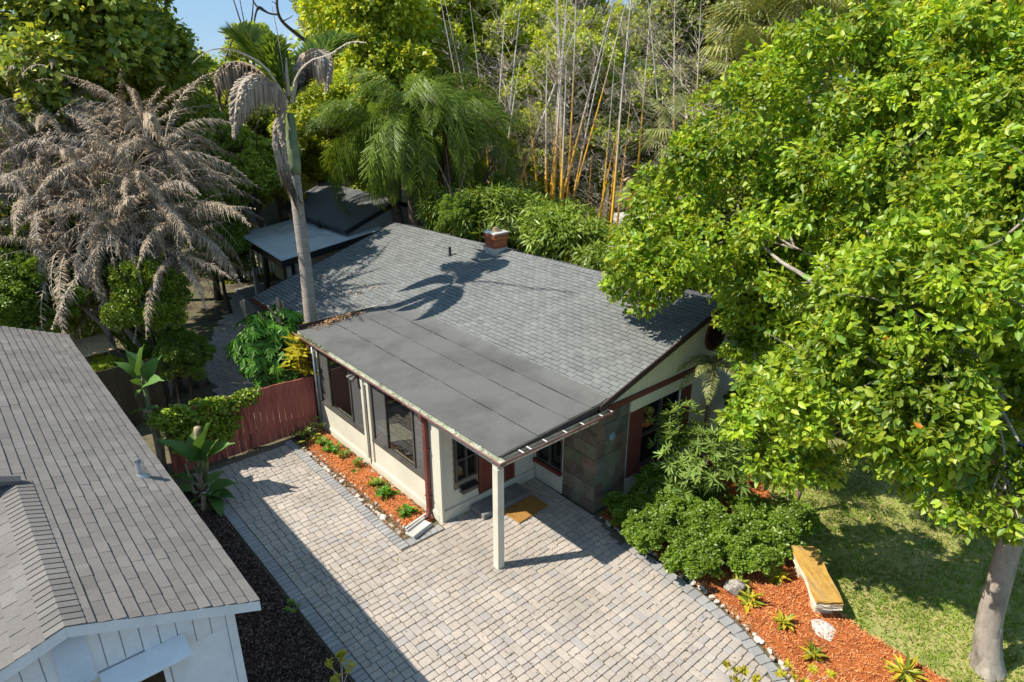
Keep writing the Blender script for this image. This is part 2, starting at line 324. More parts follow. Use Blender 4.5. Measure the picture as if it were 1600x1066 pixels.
 l_oak=leafmat('leaf_oak', [(0.110,0.183,0.034),(0.256,0.342,0.051),(0.171,0.256,0.039),(0.427,0.488,0.067),(0.620,0.620,0.110)], .48, .06, .35),
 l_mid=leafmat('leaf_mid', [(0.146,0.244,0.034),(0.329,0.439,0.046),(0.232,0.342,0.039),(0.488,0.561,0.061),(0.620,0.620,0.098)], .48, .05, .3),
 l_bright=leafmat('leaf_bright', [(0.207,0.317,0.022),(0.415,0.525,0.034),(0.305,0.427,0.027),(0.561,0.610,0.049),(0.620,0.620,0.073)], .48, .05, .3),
 l_grey=leafmat('leaf_greygreen', [(0.159,0.220,0.061),(0.293,0.366,0.091),(0.220,0.281,0.073),(0.403,0.451,0.122),(0.537,0.549,0.159)], .48, .05, .3),
 l_yellow=leafmat('leaf_yellow', [(.36,.33,.02),(.44,.38,.025),(.27,.28,.02)], .3, .03, .8),
 l_hedge=leafmat('leaf_hedge', [(.12,.23,.016),(.19,.31,.024),(.25,.37,.034),(.09,.17,.015)], .48, .05, 1.2),
 l_bamboo=leafmat('leaf_bamboo', [(.14,.24,.024),(.23,.33,.035),(.30,.39,.045),(.09,.16,.02)], .35, .05, .5),
 l_palm=leafmat('leaf_palm', [(.08,.15,.018),(.14,.23,.028),(.22,.30,.045),(.09,.165,.02)], .48, .03, .5),
 l_fan=leafmat('leaf_fanpalm', [(.22,.26,.08),(.32,.34,.11),(.15,.19,.06),(.40,.38,.14)], .25, .03, .5),
 l_umb=leafmat('leaf_umbrella', [(.05,.17,.008),(.08,.23,.012),(.13,.29,.015),(.06,.19,.01)], .25, .04, .8),
 l_oleander=leafmat('leaf_oleander', [(.13,.22,.04),(.19,.29,.055),(.25,.34,.07)], .3, .03, .9),
 l_banana=leafmat('leaf_paddle', [(.085,.18,.045),(.12,.23,.055),(.07,.15,.035)], .3, .03, 1.5),
 l_croton=leafmat('leaf_croton', [(.42,.36,.02),(.55,.45,.04),(.12,.20,.02),(.20,.28,.02)], .3, .03, 2),
 l_vine=leafmat('leaf_vine', [(.18,.28,.022),(.27,.37,.03),(.12,.20,.016),(.34,.40,.04)], .3, .04, .9),
 l_grass=leafmat('grass_blade', [(.19,.33,.024),(.26,.40,.035),(.34,.42,.065),(.14,.26,.018),(.48,.44,.17)], .3, .02, .9),
 clear=glassmat('window_glass', (.78,.8,.78), .06),
 screen=glassmat('window_screen', (.45,.46,.46), .55, (.17,.17,.17)),
 darkglass=glassmat('dark_glass', (.25,.26,.25), .45, (.02,.022,.02)),
)
# culm colour: yellow near the ground, bleached grey above (real colour of the plant)
m_, n_, o_ = base_nodes('bamboo_culm'); p_ = n_.nodes.new('ShaderNodeBsdfPrincipled'); p_.inputs['Roughness'].default_value = .5
g_ = n_.nodes.new('ShaderNodeNewGeometry'); s_ = n_.nodes.new('ShaderNodeSeparateXYZ'); n_.links.new(g_.outputs['Position'], s_.inputs[0])
oi_ = n_.nodes.new('ShaderNodeObjectInfo'); a_ = n_.nodes.new('ShaderNodeMath'); a_.operation = 'MULTIPLY_ADD'; a_.inputs[1].default_value = -3.0
n_.links.new(oi_.outputs['Random'], a_.inputs[0]); n_.links.new(s_.outputs[2], a_.inputs[2])
r_ = n_.nodes.new('ShaderNodeMapRange'); r_.inputs[1].default_value = 2.6; r_.inputs[2].default_value = 6.2; n_.links.new(a_.outputs[0], r_.inputs[0])
c_ = ramp(n_, [(0.0, (.66,.34,.02)), (.5, (.68,.40,.05)), (.8, (.50,.44,.33)), (1.0, (.58,.54,.47))]); n_.links.new(r_.outputs[0], c_.inputs[0]); n_.links.new(c_.outputs[0], p_.inputs[0]); n_.links.new(p_.outputs[0], o_.inputs[0])
MAT['culm'] = m_

rng = np.random.default_rng(7); random.seed(7)
def U(a, b): return random.uniform(a, b)

# ------------------------------------------------------------------ the setting: ground, driveway, beds, lawn, path
g = MB(); g.add([(-400,-400,-.03),(400,-400,-.03),(400,400,-.03),(-400,400,-.03)], [(0,1,2,3)]); g.build('ground', MAT['soil'], kind='structure')
PAVE_Z = 0.03
RIGHT_EDGE = [(8.54,7.34),(8.42,6.4),(8.36,5.36),(8.27,4.52),(8.11,3.83),(7.84,3.09),(7.45,2.4),(6.9,1.7)]
DRIVE = [(3.05,14.1),(3.05,1.2),(6.6,1.2)] + RIGHT_EDGE[::-1] + [(8.55,9.12),(6.0,9.12),(5.32,9.3),(5.30,14.1)]
d = MB(); d.add([(x,y,0.0) for x,y in DRIVE], [tuple(range(len(DRIVE)))]); drive = d.build('driveway', MAT['joint'], kind='structure')
PATH = [(5.05,19.6),(4.85,17.6),(5.0,16.2),(5.3,15.0),(6.5,15.0),(6.35,16.6),(6.2,18.0),(6.35,19.4),(7.0,21.0),(8.4,23.6),(9.4,26),(8.4,26.2),(7.2,23.7),(6.0,21.6)]
d = MB(); d.add([(x,y,-.008) for x,y in PATH], [tuple(range(len(PATH)))]); path = d.build('path', MAT['joint'], kind='structure')

def paver_unit():
    c = .075; o = [(0,c),(c,0),(1-c,0),(1,c),(1,1-c),(1-c,1),(c,1),(0,1-c)]; i = .05
    top = [(.5+(x-.5)*(1-2*i), .5+(y-.5)*(1-2*i)) for x, y in o]
    V = [(x,y,0) for x,y in o] + [(x,y,.78) for x,y in o] + [(x,y,1) for x,y in top]
    F4 = [(a, (a+1)%8, 8+(a+1)%8, 8+a) for a in range(8)] + [(8+a, 8+(a+1)%8, 16+(a+1)%8, 16+a) for a in range(8)]
    return V, [np.array(F4), np.array([tuple(range(16,24))])]
PU = paver_unit()
def lay(x, y, w, h, rz=0.0, z0=0.0, hh=PAVE_Z, gap=.010):
    ca, sa = math.cos(rz+U(-.02,.02)), math.sin(rz+U(-.02,.02)); hh = hh+U(-.004,.004)
    t1, t2 = U(-.012,.012), U(-.012,.012)
    w -= gap; h -= gap
    ex = np.array([ca*w, sa*w, t1*w]); ey = np.array([-sa*h, ca*h, t2*h]); ez = np.array([0,0,hh])
    return m4(np.array([x, y, z0]) - ex/2 - ey/2, ex, ey, ez)
def edge_run(pts, w, l, side=0.0):
    """soldier course along a polyline"""
    out = []; P = [Vector((*p, 0)) for p in pts]
    for a, b in zip(P[:-1], P[1:]):
        Ln = (b-a).length; k = max(1, round(Ln/l)); t = (b-a)/Ln; nn = Vector((-t.y, t.x, 0)); rz = math.atan2(t.y, t.x)
        for i in range(k):
            c = a + t*(Ln*(i+.5)/k) + nn*side; out.append(lay(c.x, c.y, Ln/k, w, rz))
    return out
grey = edge_run([(3.15,14.0),(3.15,1.3)], .2, .105) + edge_run([(5.19,14.0),(5.19,8.94)], .19, .105) + edge_run([(5.3,9.02),(6.05,9.02)], .19, .13)
EDGE_IN = [(x-.1, y) for x, y in RIGHT_EDGE[1:]]
grey += edge_run(EDGE_IN, .2, .17)
pieces('paver', PU, grey, MAT['paver_grey'], drive, 80)
INNER = [(3.255,14.0),(3.255,1.3),(6.55,1.3)] + [(x-.22, y) for x, y in RIGHT_EDGE[1:][::-1]] + [(8.48,7.3),(8.52,9.06),(6.08,9.06),(6.06,8.92),(5.09,8.92),(5.09,14.0)]
buff = []; y = 1.3; xs_ = np.linspace(3.0, 9.0, 1201)
while y < 13.98:                                            # bands two pavers high, split at varying heights
    B = random.choice((.25,.265,.28)); ins = inpoly(xs_, np.full(1201, y+B/2), INNER); k = np.flatnonzero(np.diff(np.r_[0, ins.astype(int), 0]))
    for a_, b_ in zip(k[::2], k[1::2]):
        x, xe = xs_[a_], xs_[min(b_,1200)]
        while x < xe-.03:
            q = random.random(); w = random.choice((.13,.15,.17,.19)) if q < .80 else random.choice((.12,.135))
            if xe-(x+w) < .07: w = xe-x if xe-x < .21 else (xe-x)/2
            if q < .80:
                h = B*random.choice((.42,.5,.5,.58)); buff += [lay(x+w/2, y+h/2, w, h), lay(x+w/2, y+(h+B)/2, w, B-h)]
            else: buff.append(lay(x+w/2, y+B/2, w, B))
            x += w
    y += B
pieces('paver', PU, buff, MAT['paver'], drive, 220)
pp = []; y = 14.6
while y < 26:
    x = 4.6 + U(0,.2)
    while x < 9.6:
        w = random.choice((.2,.25,.3))
        if inpoly([x+w/2], [y+.1], PATH)[0]: pp.append(lay(x+w/2, y+.1, w, .2, 0, -.012))
        x += w
    y += .2
pieces('paver', PU, pp, MAT['paver'], path, 290)
# weeds and dirt in the paver joints
wv = []; wf = []
for i in range(900):
    x, y = U(3.2,8.3), U(1.5,13.8)
    if not inpoly([x],[y],INNER)[0]: continue
    if (math.sin(x*1.7+y*.9)+math.sin(y*2.1-x)) < .1: continue
    for k in range(random.randint(2,7)):
        a = U(0,6.28); px_, py_ = x+U(-.04,.04), y+U(-.04,.04); q = U(.012,.03); o = len(wv)
        wv += [(px_,py_,.02),(px_+math.cos(a)*q,py_+math.sin(a)*q,.036+U(0,.012)),(px_-math.sin(a)*q*.5,py_+math.cos(a)*q*.5,.036)]; wf.append((o,o+1,o+2))
tag(link('weeds', np_mesh('weeds', wv, [wf], MAT['weed']), kind='stuff'), 'small green weeds growing in the joints of the driveway pavers', 'weeds')

def strips(n, poly, lmin, lmax, wmin, wmax, z, seed, tilt=.35, dens=None):
    """loose chips lying on a bed"""
    r = np.random.default_rng(seed); P = np.array(poly); lo, hi = P.min(0), P.max(0)
    p = r.uniform(lo, hi, (n*4, 2)); p = p[inpoly(p[:,0], p[:,1], poly)][:n]; n = len(p)
    a = r.uniform(0, 6.283, n); t = r.normal(0, tilt, n); b = r.normal(0, tilt, n)
    l = r.uniform(lmin, lmax, n)[:,None]; w = r.uniform(wmin, wmax, n)[:,None]
    e = np.c_[np.cos(a)*np.cos(t), np.sin(a)*np.cos(t), np.sin(t)]*l; f = np.c_[-np.sin(a)*np.cos(b), np.cos(a)*np.cos(b), np.sin(b)]*w
    c = np.c_[p, z + r.uniform(0, .03, n)]
    V = np.stack([c-e-f*.6, c+e*.2-f, c+e, c+e*.1+f], 1).reshape(-1,3); F = np.arange(n*4).reshape(n,4)
    return V, F
def bed(name, poly, z, mat, top=.05):
    """a slightly mounded bed"""
    m = MB(); k = len(poly); cx = sum(p[0] for p in poly)/k; cy = sum(p[1] for p in poly)/k
    inn = [(cx+(x-cx)*.9, cy+(y-cy)*.9) for x, y in poly]
    m.add([(x,y,z) for x,y in poly]+[(x,y,z+top) for x,y in inn], [(i,(i+1)%k,k+(i+1)%k,k+i) for i in range(k)]+[tuple(range(k,2*k))])
    return m.build(name, mat, kind='structure')
BED1 = [(5.50,9.3),(6.08,9.3),(6.08,14.0),(5.5,13.75),(5.40,13.3)]
MULCH_R = [(8.6,7.3),(8.52,6.3),(8.44,5.36),(8.36,4.5),(8.2,3.8),(7.95,3.05),(7.6,2.4),(7.1,1.7),(7.6,.6),(9.4,.6),(9.5,1.4),(9.5,2.3),(9.62,3.0),(10.3,3.9),(10.85,4.35),(11.5,5.2),(12.6,6.2),(12.7,7.35)]
bed('mulch_bed_ground', BED1, -.01, MAT['mulch_bed']); bed('mulch_bed_ground', MULCH_R, -.015, MAT['mulch_bed'], .03)
V1, F1 = strips(4200, BED1, .014, .04, .004, .009, .045, 3); V2, F2 = strips(17000, MULCH_R, .014, .045, .004, .010, .02, 4)
tag(link('mulch_chips', np_mesh('mulch_chips', V1, [F1], MAT['mulch']), kind='stuff'), 'orange bark mulch in the narrow bed under the sunroom windows', 'mulch')
tag(link('mulch_chips', np_mesh('mulch_chips', V2, [F2], MAT['mulch']), kind='stuff'), 'orange bark mulch curving between the driveway and the lawn', 'mulch')
DBED = [(1.3,2.5),(3.02,2.5),(3.02,13.6),(2.2,14.0),(1.3,14.0)]
bed('dark_mulch_ground', DBED, -.015, MAT['dmulch_bed'], .02)
V3, F3 = strips(13000, [(1.5,5),(3.02,5),(3.02,13.2),(1.5,13.2)], .014, .036, .007, .017, .02, 5, .5)
tag(link('dark_mulch_chips', np_mesh('dark_mulch_chips', V3, [F3], MAT['dmulch']), kind='stuff'), 'dark brown bark mulch strip between white house and driveway', 'mulch')
BED3 = [(4.2,14.5),(5.0,14.5),(5.0,16.4),(4.3,16.8),(3.6,16.2)]; BED4 = [(5.9,14.4),(7.0,14.5),(6.9,16.4),(6.45,16.3)]
V4, F4 = strips(1500, BED3, .016, .05, .006, .012, .0, 6); V5, F5 = strips(900, BED4, .016, .05, .006, .012, .0, 8)
tag(link('mulch_chips', np_mesh('mulch_chips', np.r_[V4,V5], [np.r_[F4,F5+len(V4)]], MAT['mulch']), kind='stuff'), 'orange bark mulch beside the garden path behind the red fence', 'mulch')
LAWN = [(7.2,.5),(9.4,.5),(9.5,1.4),(9.5,2.3),(9.62,3.0),(10.3,3.9),(10.85,4.35),(11.5,5.2),(12.6,6.2),(14.5,7.3),(24,8),(24,-8),(5,-8)]
m = MB(); m.add([(x,y,-.02) for x,y in LAWN], [tuple(range(len(LAWN)))]); m.build('lawn', MAT['lawn'], kind='structure')
def blades(n, poly, seed, lo, hi, z=-.02, near=None, rad=1.0):
    r = np.random.default_rng(seed); P = np.array(poly); a, b = P.min(0), P.max(0)
    p = r.uniform(a, b, (n*3, 2)); p = p[inpoly(p[:,0], p[:,1], poly)]
    dd = np.linalg.norm(p - np.array([9.5, 2.5]), axis=1); p = p[r.uniform(0,1,len(p)) < np.clip(1.15 - dd/11, .12, 1)]
    pat = np.sin(p[:,0]*2.3+np.sin(p[:,1]*1.9)*1.4)+np.sin(p[:,1]*2.9-p[:,0]*1.1); p = p[(r.uniform(0,1,len(p)) < np.where(pat > .9, .45, 1))][:n]; n = len(p)
    ang = r.uniform(0, 6.283, n); h = r.uniform(lo, hi, n); ln = r.uniform(.3, 1.3, n)*h; w = r.uniform(.004, .008, n)
    c = np.c_[p, np.full(n, z)]; tv = np.c_[np.cos(ang), np.sin(ang), np.zeros(n)]; sv = np.c_[-np.sin(ang), np.cos(ang), np.zeros(n)]
    mid = c + tv*(ln*.35)[:,None] + np.c_[np.zeros((n,2)), h*.7]; tip = c + tv*ln[:,None] + np.c_[np.zeros((n,2)), h]
    V = np.stack([c-sv*w[:,None], c+sv*w[:,None], mid+sv*(w*.8)[:,None], tip, mid-sv*(w*.8)[:,None]], 1).reshape(-1,3)
    F = (np.arange(n)[:,None]*5 + np.arange(5)[None]); return V, F
V, F = blades(85000, LAWN, 11, .025, .07)
tag(link('grass', np_mesh('grass', V, [F], MAT['l_grass']), kind='stuff'), 'short sunlit lawn grass with dry straw coloured patches', 'grass')
# back garden grass, a road beyond the lawn
m = MB(); m.add([(13.5,-30,-.025),(19,-30,-.025),(30,30,-.025),(22,30,-.025)], [(0,1,2,3)]); m.build('road', MAT['asphalt'], kind='structure')

V, F = strips(420, [(3.3,2.0),(7.6,3.2),(8.3,6.5),(6.0,8.9),(5.1,13.8),(3.3,13.8)], .012, .03, .005, .012, .035, 33, .2)
tag(link('fallen_leaves', np_mesh('fallen_leaves', V, [F], MAT['litter']), kind='stuff'), 'small dry leaves scattered over the driveway pavers', 'leaves')
V, F = strips(260, [(9.8,.6),(9.8,2.9),(11.0,4.3),(13.2,6.4),(15,5),(14,0)], .02, .045, .008, .018, .03, 34, .3)
tag(link('fallen_leaves', np_mesh('fallen_leaves', V, [F], MAT['litter']), kind='stuff'), 'brown fallen leaves scattered on the lawn grass', 'leaves')
# edging stones: each one a thing
stone_me = []
for s_ in range(5):
    bm = bmesh.new(); bmesh.ops.create_icosphere(bm, subdivisions=2, radius=1.0); r = random.Random(s_)
    ax = [Vector((r.uniform(-1,1), r.uniform(-1,1), r.uniform(-1,1))).normalized() for _ in range(7)]
    for v in bm.verts:
        for a in ax:
            dd = v.co.dot(a)
            if dd > .62: v.co -= a*(dd-.62)*.9
    me = bpy.data.meshes.new('edging_stone'); bm.to_mesh(me); bm.free(); me.materials.append(MAT['stone']); stone_me.append(me)
def edging(pts, step, z, label, group, size=(.05,.09)):
    P = [Vector((*p, 0)) for p in pts]; q = 0
    for a, b in zip(P[:-1], P[1:]):
        k = max(1, int((b-a).length/step))
        for i in range(k):
            c = a.lerp(b, (i+U(.2,.8))/k); s1 = U(*size)
            o = link('edging_stone', random.choice(stone_me), loc=(c.x+U(-.025,.025), c.y+U(-.025,.025), z+s1*.25)); o.rotation_euler = (U(-.3,.3), U(-.3,.3), U(0,6.3)); o.scale = (s1, s1*U(.6,.9), s1*U(.5,.75))
            tag(o, label, 'stone', group)
edging([(8.56,7.2),(8.5,6.4),(8.44,5.36),(8.34,4.5),(8.2,3.82),(7.92,3.07),(7.5,2.35)], .10, .01, 'small pale stone edging the driveway along the curved orange mulch', 'edging stones along the curved bed', (.035,.075))
edging([(5.34,13.6),(5.34,9.35)], .10, .0, 'small pale stone edging the narrow bed under the sunroom', 'edging stones of the narrow bed', (.04,.085))
edging([(5.46,13.2),(5.5,9.4)], .20, .03, 'small pale stone edging the narrow bed under the sunroom', 'edging stones of the narrow bed', (.03,.06))
edging([(6.05,12.6),(6.05,9.9)], .22, .03, 'rubble stone lying in the narrow bed against the sunroom wall', 'stones against the sunroom wall', (.03,.06))

V, F = strips(1500, [(5.28,9.2),(5.5,9.2),(5.5,13.8),(5.28,13.8)], .012, .05, .004, .014, .015, 31, .5); Vb, Fb = strips(1500, [(8.58,7.3),(8.38,5.36),(8.3,4.5),(8.12,3.8),(7.85,3.05),(7.4,2.3),(7.6,2.3),(8.0,3.05),(8.3,3.8),(8.5,4.5),(8.62,5.4),(8.8,7.3)], .012, .05, .004, .014, .01, 32, .5)
tag(link('leaf_litter', np_mesh('leaf_litter', np.r_[V,Vb], [np.r_[F,Fb+len(V)]], MAT['litter']), kind='stuff'), 'dry leaves and bark crumbs between the small edging stones', 'leaf litter')

# ------------------------------------------------------------------ the house
house = thing('house', 'single storey cream house with grey shingle roof, flat porch roof and brick chimney', 'house', (8.5, 10, 0))
SL = .302
def zmain(x): return 2.5 + SL*(x-8.5)
RX0, RX1 = 12.2, 11.62                     # ridge x at the near gable and the far gable
Y0, Y1 = 7.28, 19.2
def rx(y): return RX0 + (RX1-RX0)*(y-Y0)/(Y1-Y0)
EX = 6.68                                  # main eave
def wall_holes(mb, fixed, axis, t, u0, u1, z0, z1, holes):
    """wall of thickness t in the plane axis=fixed, with rectangular holes (u0,u1,z0,z1); boxes butted end to end"""
    us = sorted({u0,u1,*[h[0] for h in holes],*[h[1] for h in holes]}); us = [u for u in us if u0 <= u <= u1]
    for a, b in zip(us[:-1], us[1:]):
        zs = z0
        for h in sorted([h for h in holes if h[0] <= a+1e-6 and h[1] >= b-1e-6], key=lambda h: h[2]):
            if h[2] > zs: mb.box(*( ((fixed,a,zs),(fixed+t,b,h[2])) if axis == 'x' else ((a,fixed,zs),(b,fixed+t,h[2])) ))
            zs = h[3]
        if zs < z1: mb.box(*( ((fixed,a,zs),(fixed+t,b,z1)) if axis == 'x' else ((a,fixed,zs),(b,fixed+t,z1)) ))
WX = 6.15
w = MB(); wall_holes(w, WX, 'x', .12, 9.13, 14.62, 0, 2.28, [(9.5,11.56,.78,2.19),(11.96,13.97,.78,2.19)])
w.box((WX+.12,14.5,0),(8.56,14.62,2.28))
w.build('wall', MAT['cream'], house)
w = MB(); w.box((WX-.035,9.18,.0),(WX-.001,14.5,.16)); w.box((WX-.018,9.18,.16),(WX-.001,14.5,.19)); w.build('base_board', MAT['cream'], house)
w = MB()
for y in (11.60, 11.84): w.box((WX-.03,y,.19),(WX-.001,y+.09,2.2))
w.build('mullion_board', MAT['cream'], house)
# porch wall behind the lap boards (the door and a small window stand in it), back wall of the sunroom, inside
PY = 9.13
HOL = [(6.5,7.04,.74,1.72),(7.10,7.94,.245,2.14)]
w = MB(); wall_holes(w, PY+.02, 'y', .1, WX+.121, 8.55, 0, 2.28, HOL); w.box((8.3,9.26,.2),(8.4,14.5,2.28)); w.build('wall', MAT['int_wall'], house)
w = MB(); w.box((6.28,9.26,.1),(8.29,14.49,.2)); w.build('sunroom_floor', MAT['int_floor'], house)
fy = MB(); fy.box((7.5,12.2,.2),(8.2,13.6,.62)); fy.box((8.0,12.2,.62),(8.2,13.6,1.0)); fy.box((7.5,12.2,.62),(8.0,12.35,.8)); fy.box((7.5,13.45,.62),(8.0,13.6,.8))
tag(fy.build('sofa', MAT['furn'], None, bevel=.03), 'dark brown sofa inside the sunroom behind the far window', 'sofa')
tb = MB(); tb.box((7.3,10.0,.62),(7.9,10.9,.66))
for x in (7.34,7.84):
    for y in (10.04,10.84): tb.box((x,y,.2),(x+.05,y+.05,.62))
tag(tb.build('low_table', MAT['furn']), 'dark low table inside the sunroom behind the wider window', 'table')
# lap boards of the porch wall
lapz = .26
while lapz < 2.2:
    z1 = min(lapz+.165, 2.2); spans = [(WX+.002, 8.54)]
    for h in HOL:
        if h[2]-.06 < z1 and h[3]+.06 > lapz:
            ns = []
            for a, b in spans:
                if h[0]-.06 > a: ns.append((a, min(b, h[0]-.06)))
                if h[1]+.06 < b: ns.append((max(a, h[1]+.06), b))
            spans = ns
    for a, b in spans:
        if b-a > .02: MB().prism([(a,PY-.022,lapz),(a,PY+.018,lapz),(a,PY+.018,z1-.007),(a,PY+.004,z1-.007)], (b-a,0,0)).build('siding_board', MAT['cream'], house)
    lapz += .165
w = MB(); w.box((WX+.003,PY-.05,.0),(8.53,PY-.02,.235)); w.box((WX+.003,PY-.06,.237),(8.53,PY-.018,.258)); w.build('base_board', MAT['cream'], house)
w = MB(); w.box((WX-.03,PY-.062,0),(WX+.02,PY-.02,2.2)); w.box((WX-.03,PY-.0195,0),(WX-.002,PY+.1,2.2)); w.build('corner_board', MAT['cream'], house)

def slider(parent, y0, y1, z0, z1, cuts, screens, x=WX):
    f = MB(); b = .035; xa, xb = x-.012, x+.06
    f.box((xa,y0,z0),(xb,y1,z0+b)); f.box((xa,y0,z1-b),(xb,y1,z1)); f.box((xa,y0,z0+b),(xb,y0+b,z1-b)); f.box((xa,y1-b,z0+b),(xb,y1,z1-b))
    for c in cuts: f.box((xa+.004,c-.022,z0+b),(xb-.004,c+.022,z1-b))
    fr = f.build('window', MAT['bronze'], parent)
    e = [y0+b, *cuts, y1-b]
    for i, (a, c) in enumerate(zip(e[:-1], e[1:])):
        p = MB(); p.box((x+.02,a+(.022 if i else 0),z0+b),(x+.026,c-(.022 if i < len(e)-2 else 0),z1-b)); pane(p.build('pane', MAT['screen' if screens[i] else 'clear'], None), fr)
    s = MB(); s.box((x-.045,y0-.02,z0-.04),(x-.002,y1+.02,z0-.002)); pane(s.build('sill', MAT['bronze'], None), fr)
    return fr
def pane(o, fr):
    """hang a sub-part on a part (a part's own matrix is its world matrix, so the same rule holds)"""
    setparent(o, fr); return o
# parts keep world coordinates inside their mesh, so a sub-part shares its part's frame
slider(house, 9.5, 11.56, .78, 2.19, (10.0, 11.0), (True, False, True))
slider(house, 11.96, 13.97, .78, 2.19, (12.47, 13.48), (True, False, True))
# porch window, door, mail slot
f = MB(); a0, a1, b0, b1 = 6.5, 7.04, .74, 1.72
f.box((a0,PY-.02,b0),(a1,PY+.06,b0+.04)); f.box((a0,PY-.02,b1-.04),(a1,PY+.06,b1)); f.box((a0,PY-.02,b0+.04),(a0+.04,PY+.06,b1-.04)); f.box((a1-.04,PY-.02,b0+.04),(a1,PY+.06,b1-.04))
f.box((a0+.255,PY-.01,b0+.04),(a0+.285,PY+.05,b1-.04)); f.box((a0+.04,PY-.008,1.19),(a0+.255,PY+.048,1.215)); f.box((a0+.285,PY-.008,1.19),(a1-.04,PY+.048,1.215))
fr = f.build('window', MAT['bronze'], house); p = MB(); p.box((a0+.04,PY+.052,b0+.04),(a1-.04,PY+.058,b1-.04)); pane(p.build('pane', MAT['darkglass']), fr)
f = MB(); f.box((7.14,PY+.0,.25),(7.90,PY+.04,2.1)); dr = f.build('door', MAT['dark_red'], house)
f = MB()
for (u0, u1, v0, v1) in ((7.22,7.48,.4,.95),(7.56,7.82,.4,.95),(7.22,7.48,1.1,1.95),(7.56,7.82,1.1,1.95)): f.box((u0,PY-.014,v0),(u1,PY-.001,v1))
pane(f.build('door_panel', MAT['dark_red'], bevel=.008), dr)
f = MB(); f.lathe([(.012,0),(.03,.01),(.03,.04),(.012,.05)], (7.82,PY-.04,1.02), 12); pane(f.build('handle', MAT['metal'], smooth=True), dr)
f = MB(); f.box((7.06,PY-.03,.26),(7.138,PY+.018,2.2)); f.box((7.902,PY-.03,.26),(7.98,PY+.018,2.2)); f.box((7.14,PY-.03,2.102),(7.90,PY+.018,2.2)); f.build('door_frame', MAT['dark_red'], house)
f = MB(); f.prism([(6.58,PY-.02,.50),(6.58,PY-.13,.50),(6.58,PY-.13,.59),(6.58,PY-.02,.63)], (.38,0,0)); mbx = f.build('mailbox', MAT['bronze'], bevel=.006)
lid = MB(); lid.prism([(6.57,PY-.018,.637),(6.57,PY-.14,.597),(6.57,PY-.14,.604),(6.57,PY-.018,.646)], (.40,0,0)); lid.build('lid', MAT['black'], mbx)
tag(mbx, 'dark metal wall mailbox hung under the small porch window', 'mailbox')
# inner porch wall with dark window
IX = 8.56
w = MB(); wall_holes(w, IX, 'x', .12, 8.285, PY+.02, 0, 2.28, [(8.3,9.06,.52,1.75)]); w.build('wall', MAT['cream'], house)
f = MB(); f.box((IX-.01,8.3,.52),(IX+.05,9.06,.56)); f.box((IX-.01,8.3,1.71),(IX+.05,9.06,1.75)); f.box((IX-.01,8.3,.56),(IX+.05,8.34,1.71)); f.box((IX-.01,9.02,.56),(IX+.05,9.06,1.71)); f.box((IX-.006,8.66,.56),(IX+.046,8.69,1.71))
fr = f.build('window', MAT['bronze'], house); p = MB(); p.box((IX+.055,8.34,.56),(IX+.06,9.02,1.71)); pane(p.build('pane', MAT['darkglass']), fr)
p = MB(); p.box((IX-.07,8.29,.44),(IX-.003,9.10,.517)); pane(p.build('sill', MAT['red']), fr)
# stone faced pillar: every tile of its own
GY = 7.42
w = MB(); w.box((IX+.02,GY,0),(9.46,8.283,2.2)); pil = w.build('stone_pillar', MAT['mortar'], house)
def tiles(u0, u1, z0, z1, put):
    z = z0
    while z < z1-.02:
        h = min(random.choice((.26,.30,.34)), z1-z); h = z1-z if z1-z-h < .12 else h; u = u0
        while u < u1-.02:
            ww = random.choice((.24,.30,.36)); ww = u1-u if u1-u-ww < .14 else ww
            put(u+.004, u+ww-.004, z+.004, z+h-.004, U(.012,.024)); u += ww
        z += h
tiles(IX-.004, 9.46, 0, 2.19, lambda a,b,c,d_,t: pane(MB().box((a,GY-t,c),(b,GY-.001,d_)).build('tile', MAT['slate'], bevel=.004), pil))
tiles(GY-.0, 8.28, 0, 2.19, lambda a,b,c,d_,t: pane(MB().box((IX+.019-t,a,c),(IX+.0195,b,d_)).build('tile', MAT['slate'], bevel=.004), pil))
pq = MB(); pq.tube([(8.97,GY-.045,1.59),(8.97,GY-.026,1.59)], [.075,.085], 20); pq.tube([(8.97,GY-.055,1.59),(8.97,GY-.046,1.59)], [.03,.035], 12)
tag(pq.build('wall_plaque', M('plaque_blue', [(.12,.24,.28),(.20,.32,.34)], .5, .4, 30, .4)), 'small round blue plaque on the slate pillar', 'plaque')
# gable end wall, window, trims, bands, batten boards, round vent
w = MB(); wall_holes(w, GY, 'y', .12, 9.462, 17.2, 0, 2.2, [(9.88,11.16,.5,1.94)]); w.build('wall', MAT['cream'], house)
f = MB(); a0, a1, b0, b1 = 9.88, 11.16, .5, 1.94
f.box((a0,GY-.01,b0),(a1,GY+.07,b0+.04)); f.box((a0,GY-.01,b1-.04),(a1,GY+.07,b1)); f.box((a0,GY-.01,b0+.04),(a0+.04,GY+.07,b1-.04)); f.box((a1-.04,GY-.01,b0+.04),(a1,GY+.07,b1-.04)); f.box((10.49,GY-.006,b0+.04),(10.54,GY+.066,b1-.04))
f.box((a0+.04,GY-.004,1.2),(10.49,GY+.06,1.24)); f.box((10.54,GY-.004,1.2),(a1-.04,GY+.06,1.24))
fr = f.build('window', MAT['bronze'], house); p = MB(); p.box((a0+.04,GY+.072,b0+.04),(a1-.04,GY+.078,b1-.04)); pane(p.build('pane', MAT['darkglass']), fr)
p = MB(); p.box((a0-.06,GY-.09,b0-.09),(a1+.06,GY-.003,b0-.002)); pane(p.build('sill', MAT['red']), fr)
p = MB(); p.box((11.085,GY-.03,b0),(11.12,GY-.012,b1)); pane(p.build('frame', MAT['white']), fr)
for (u0, u1) in ((9.49,9.876),(11.164,11.5)): MB().box((u0,GY-.035,.42),(u1,GY-.002,1.94)).build('shutter', MAT['red'], house, bevel=.006)
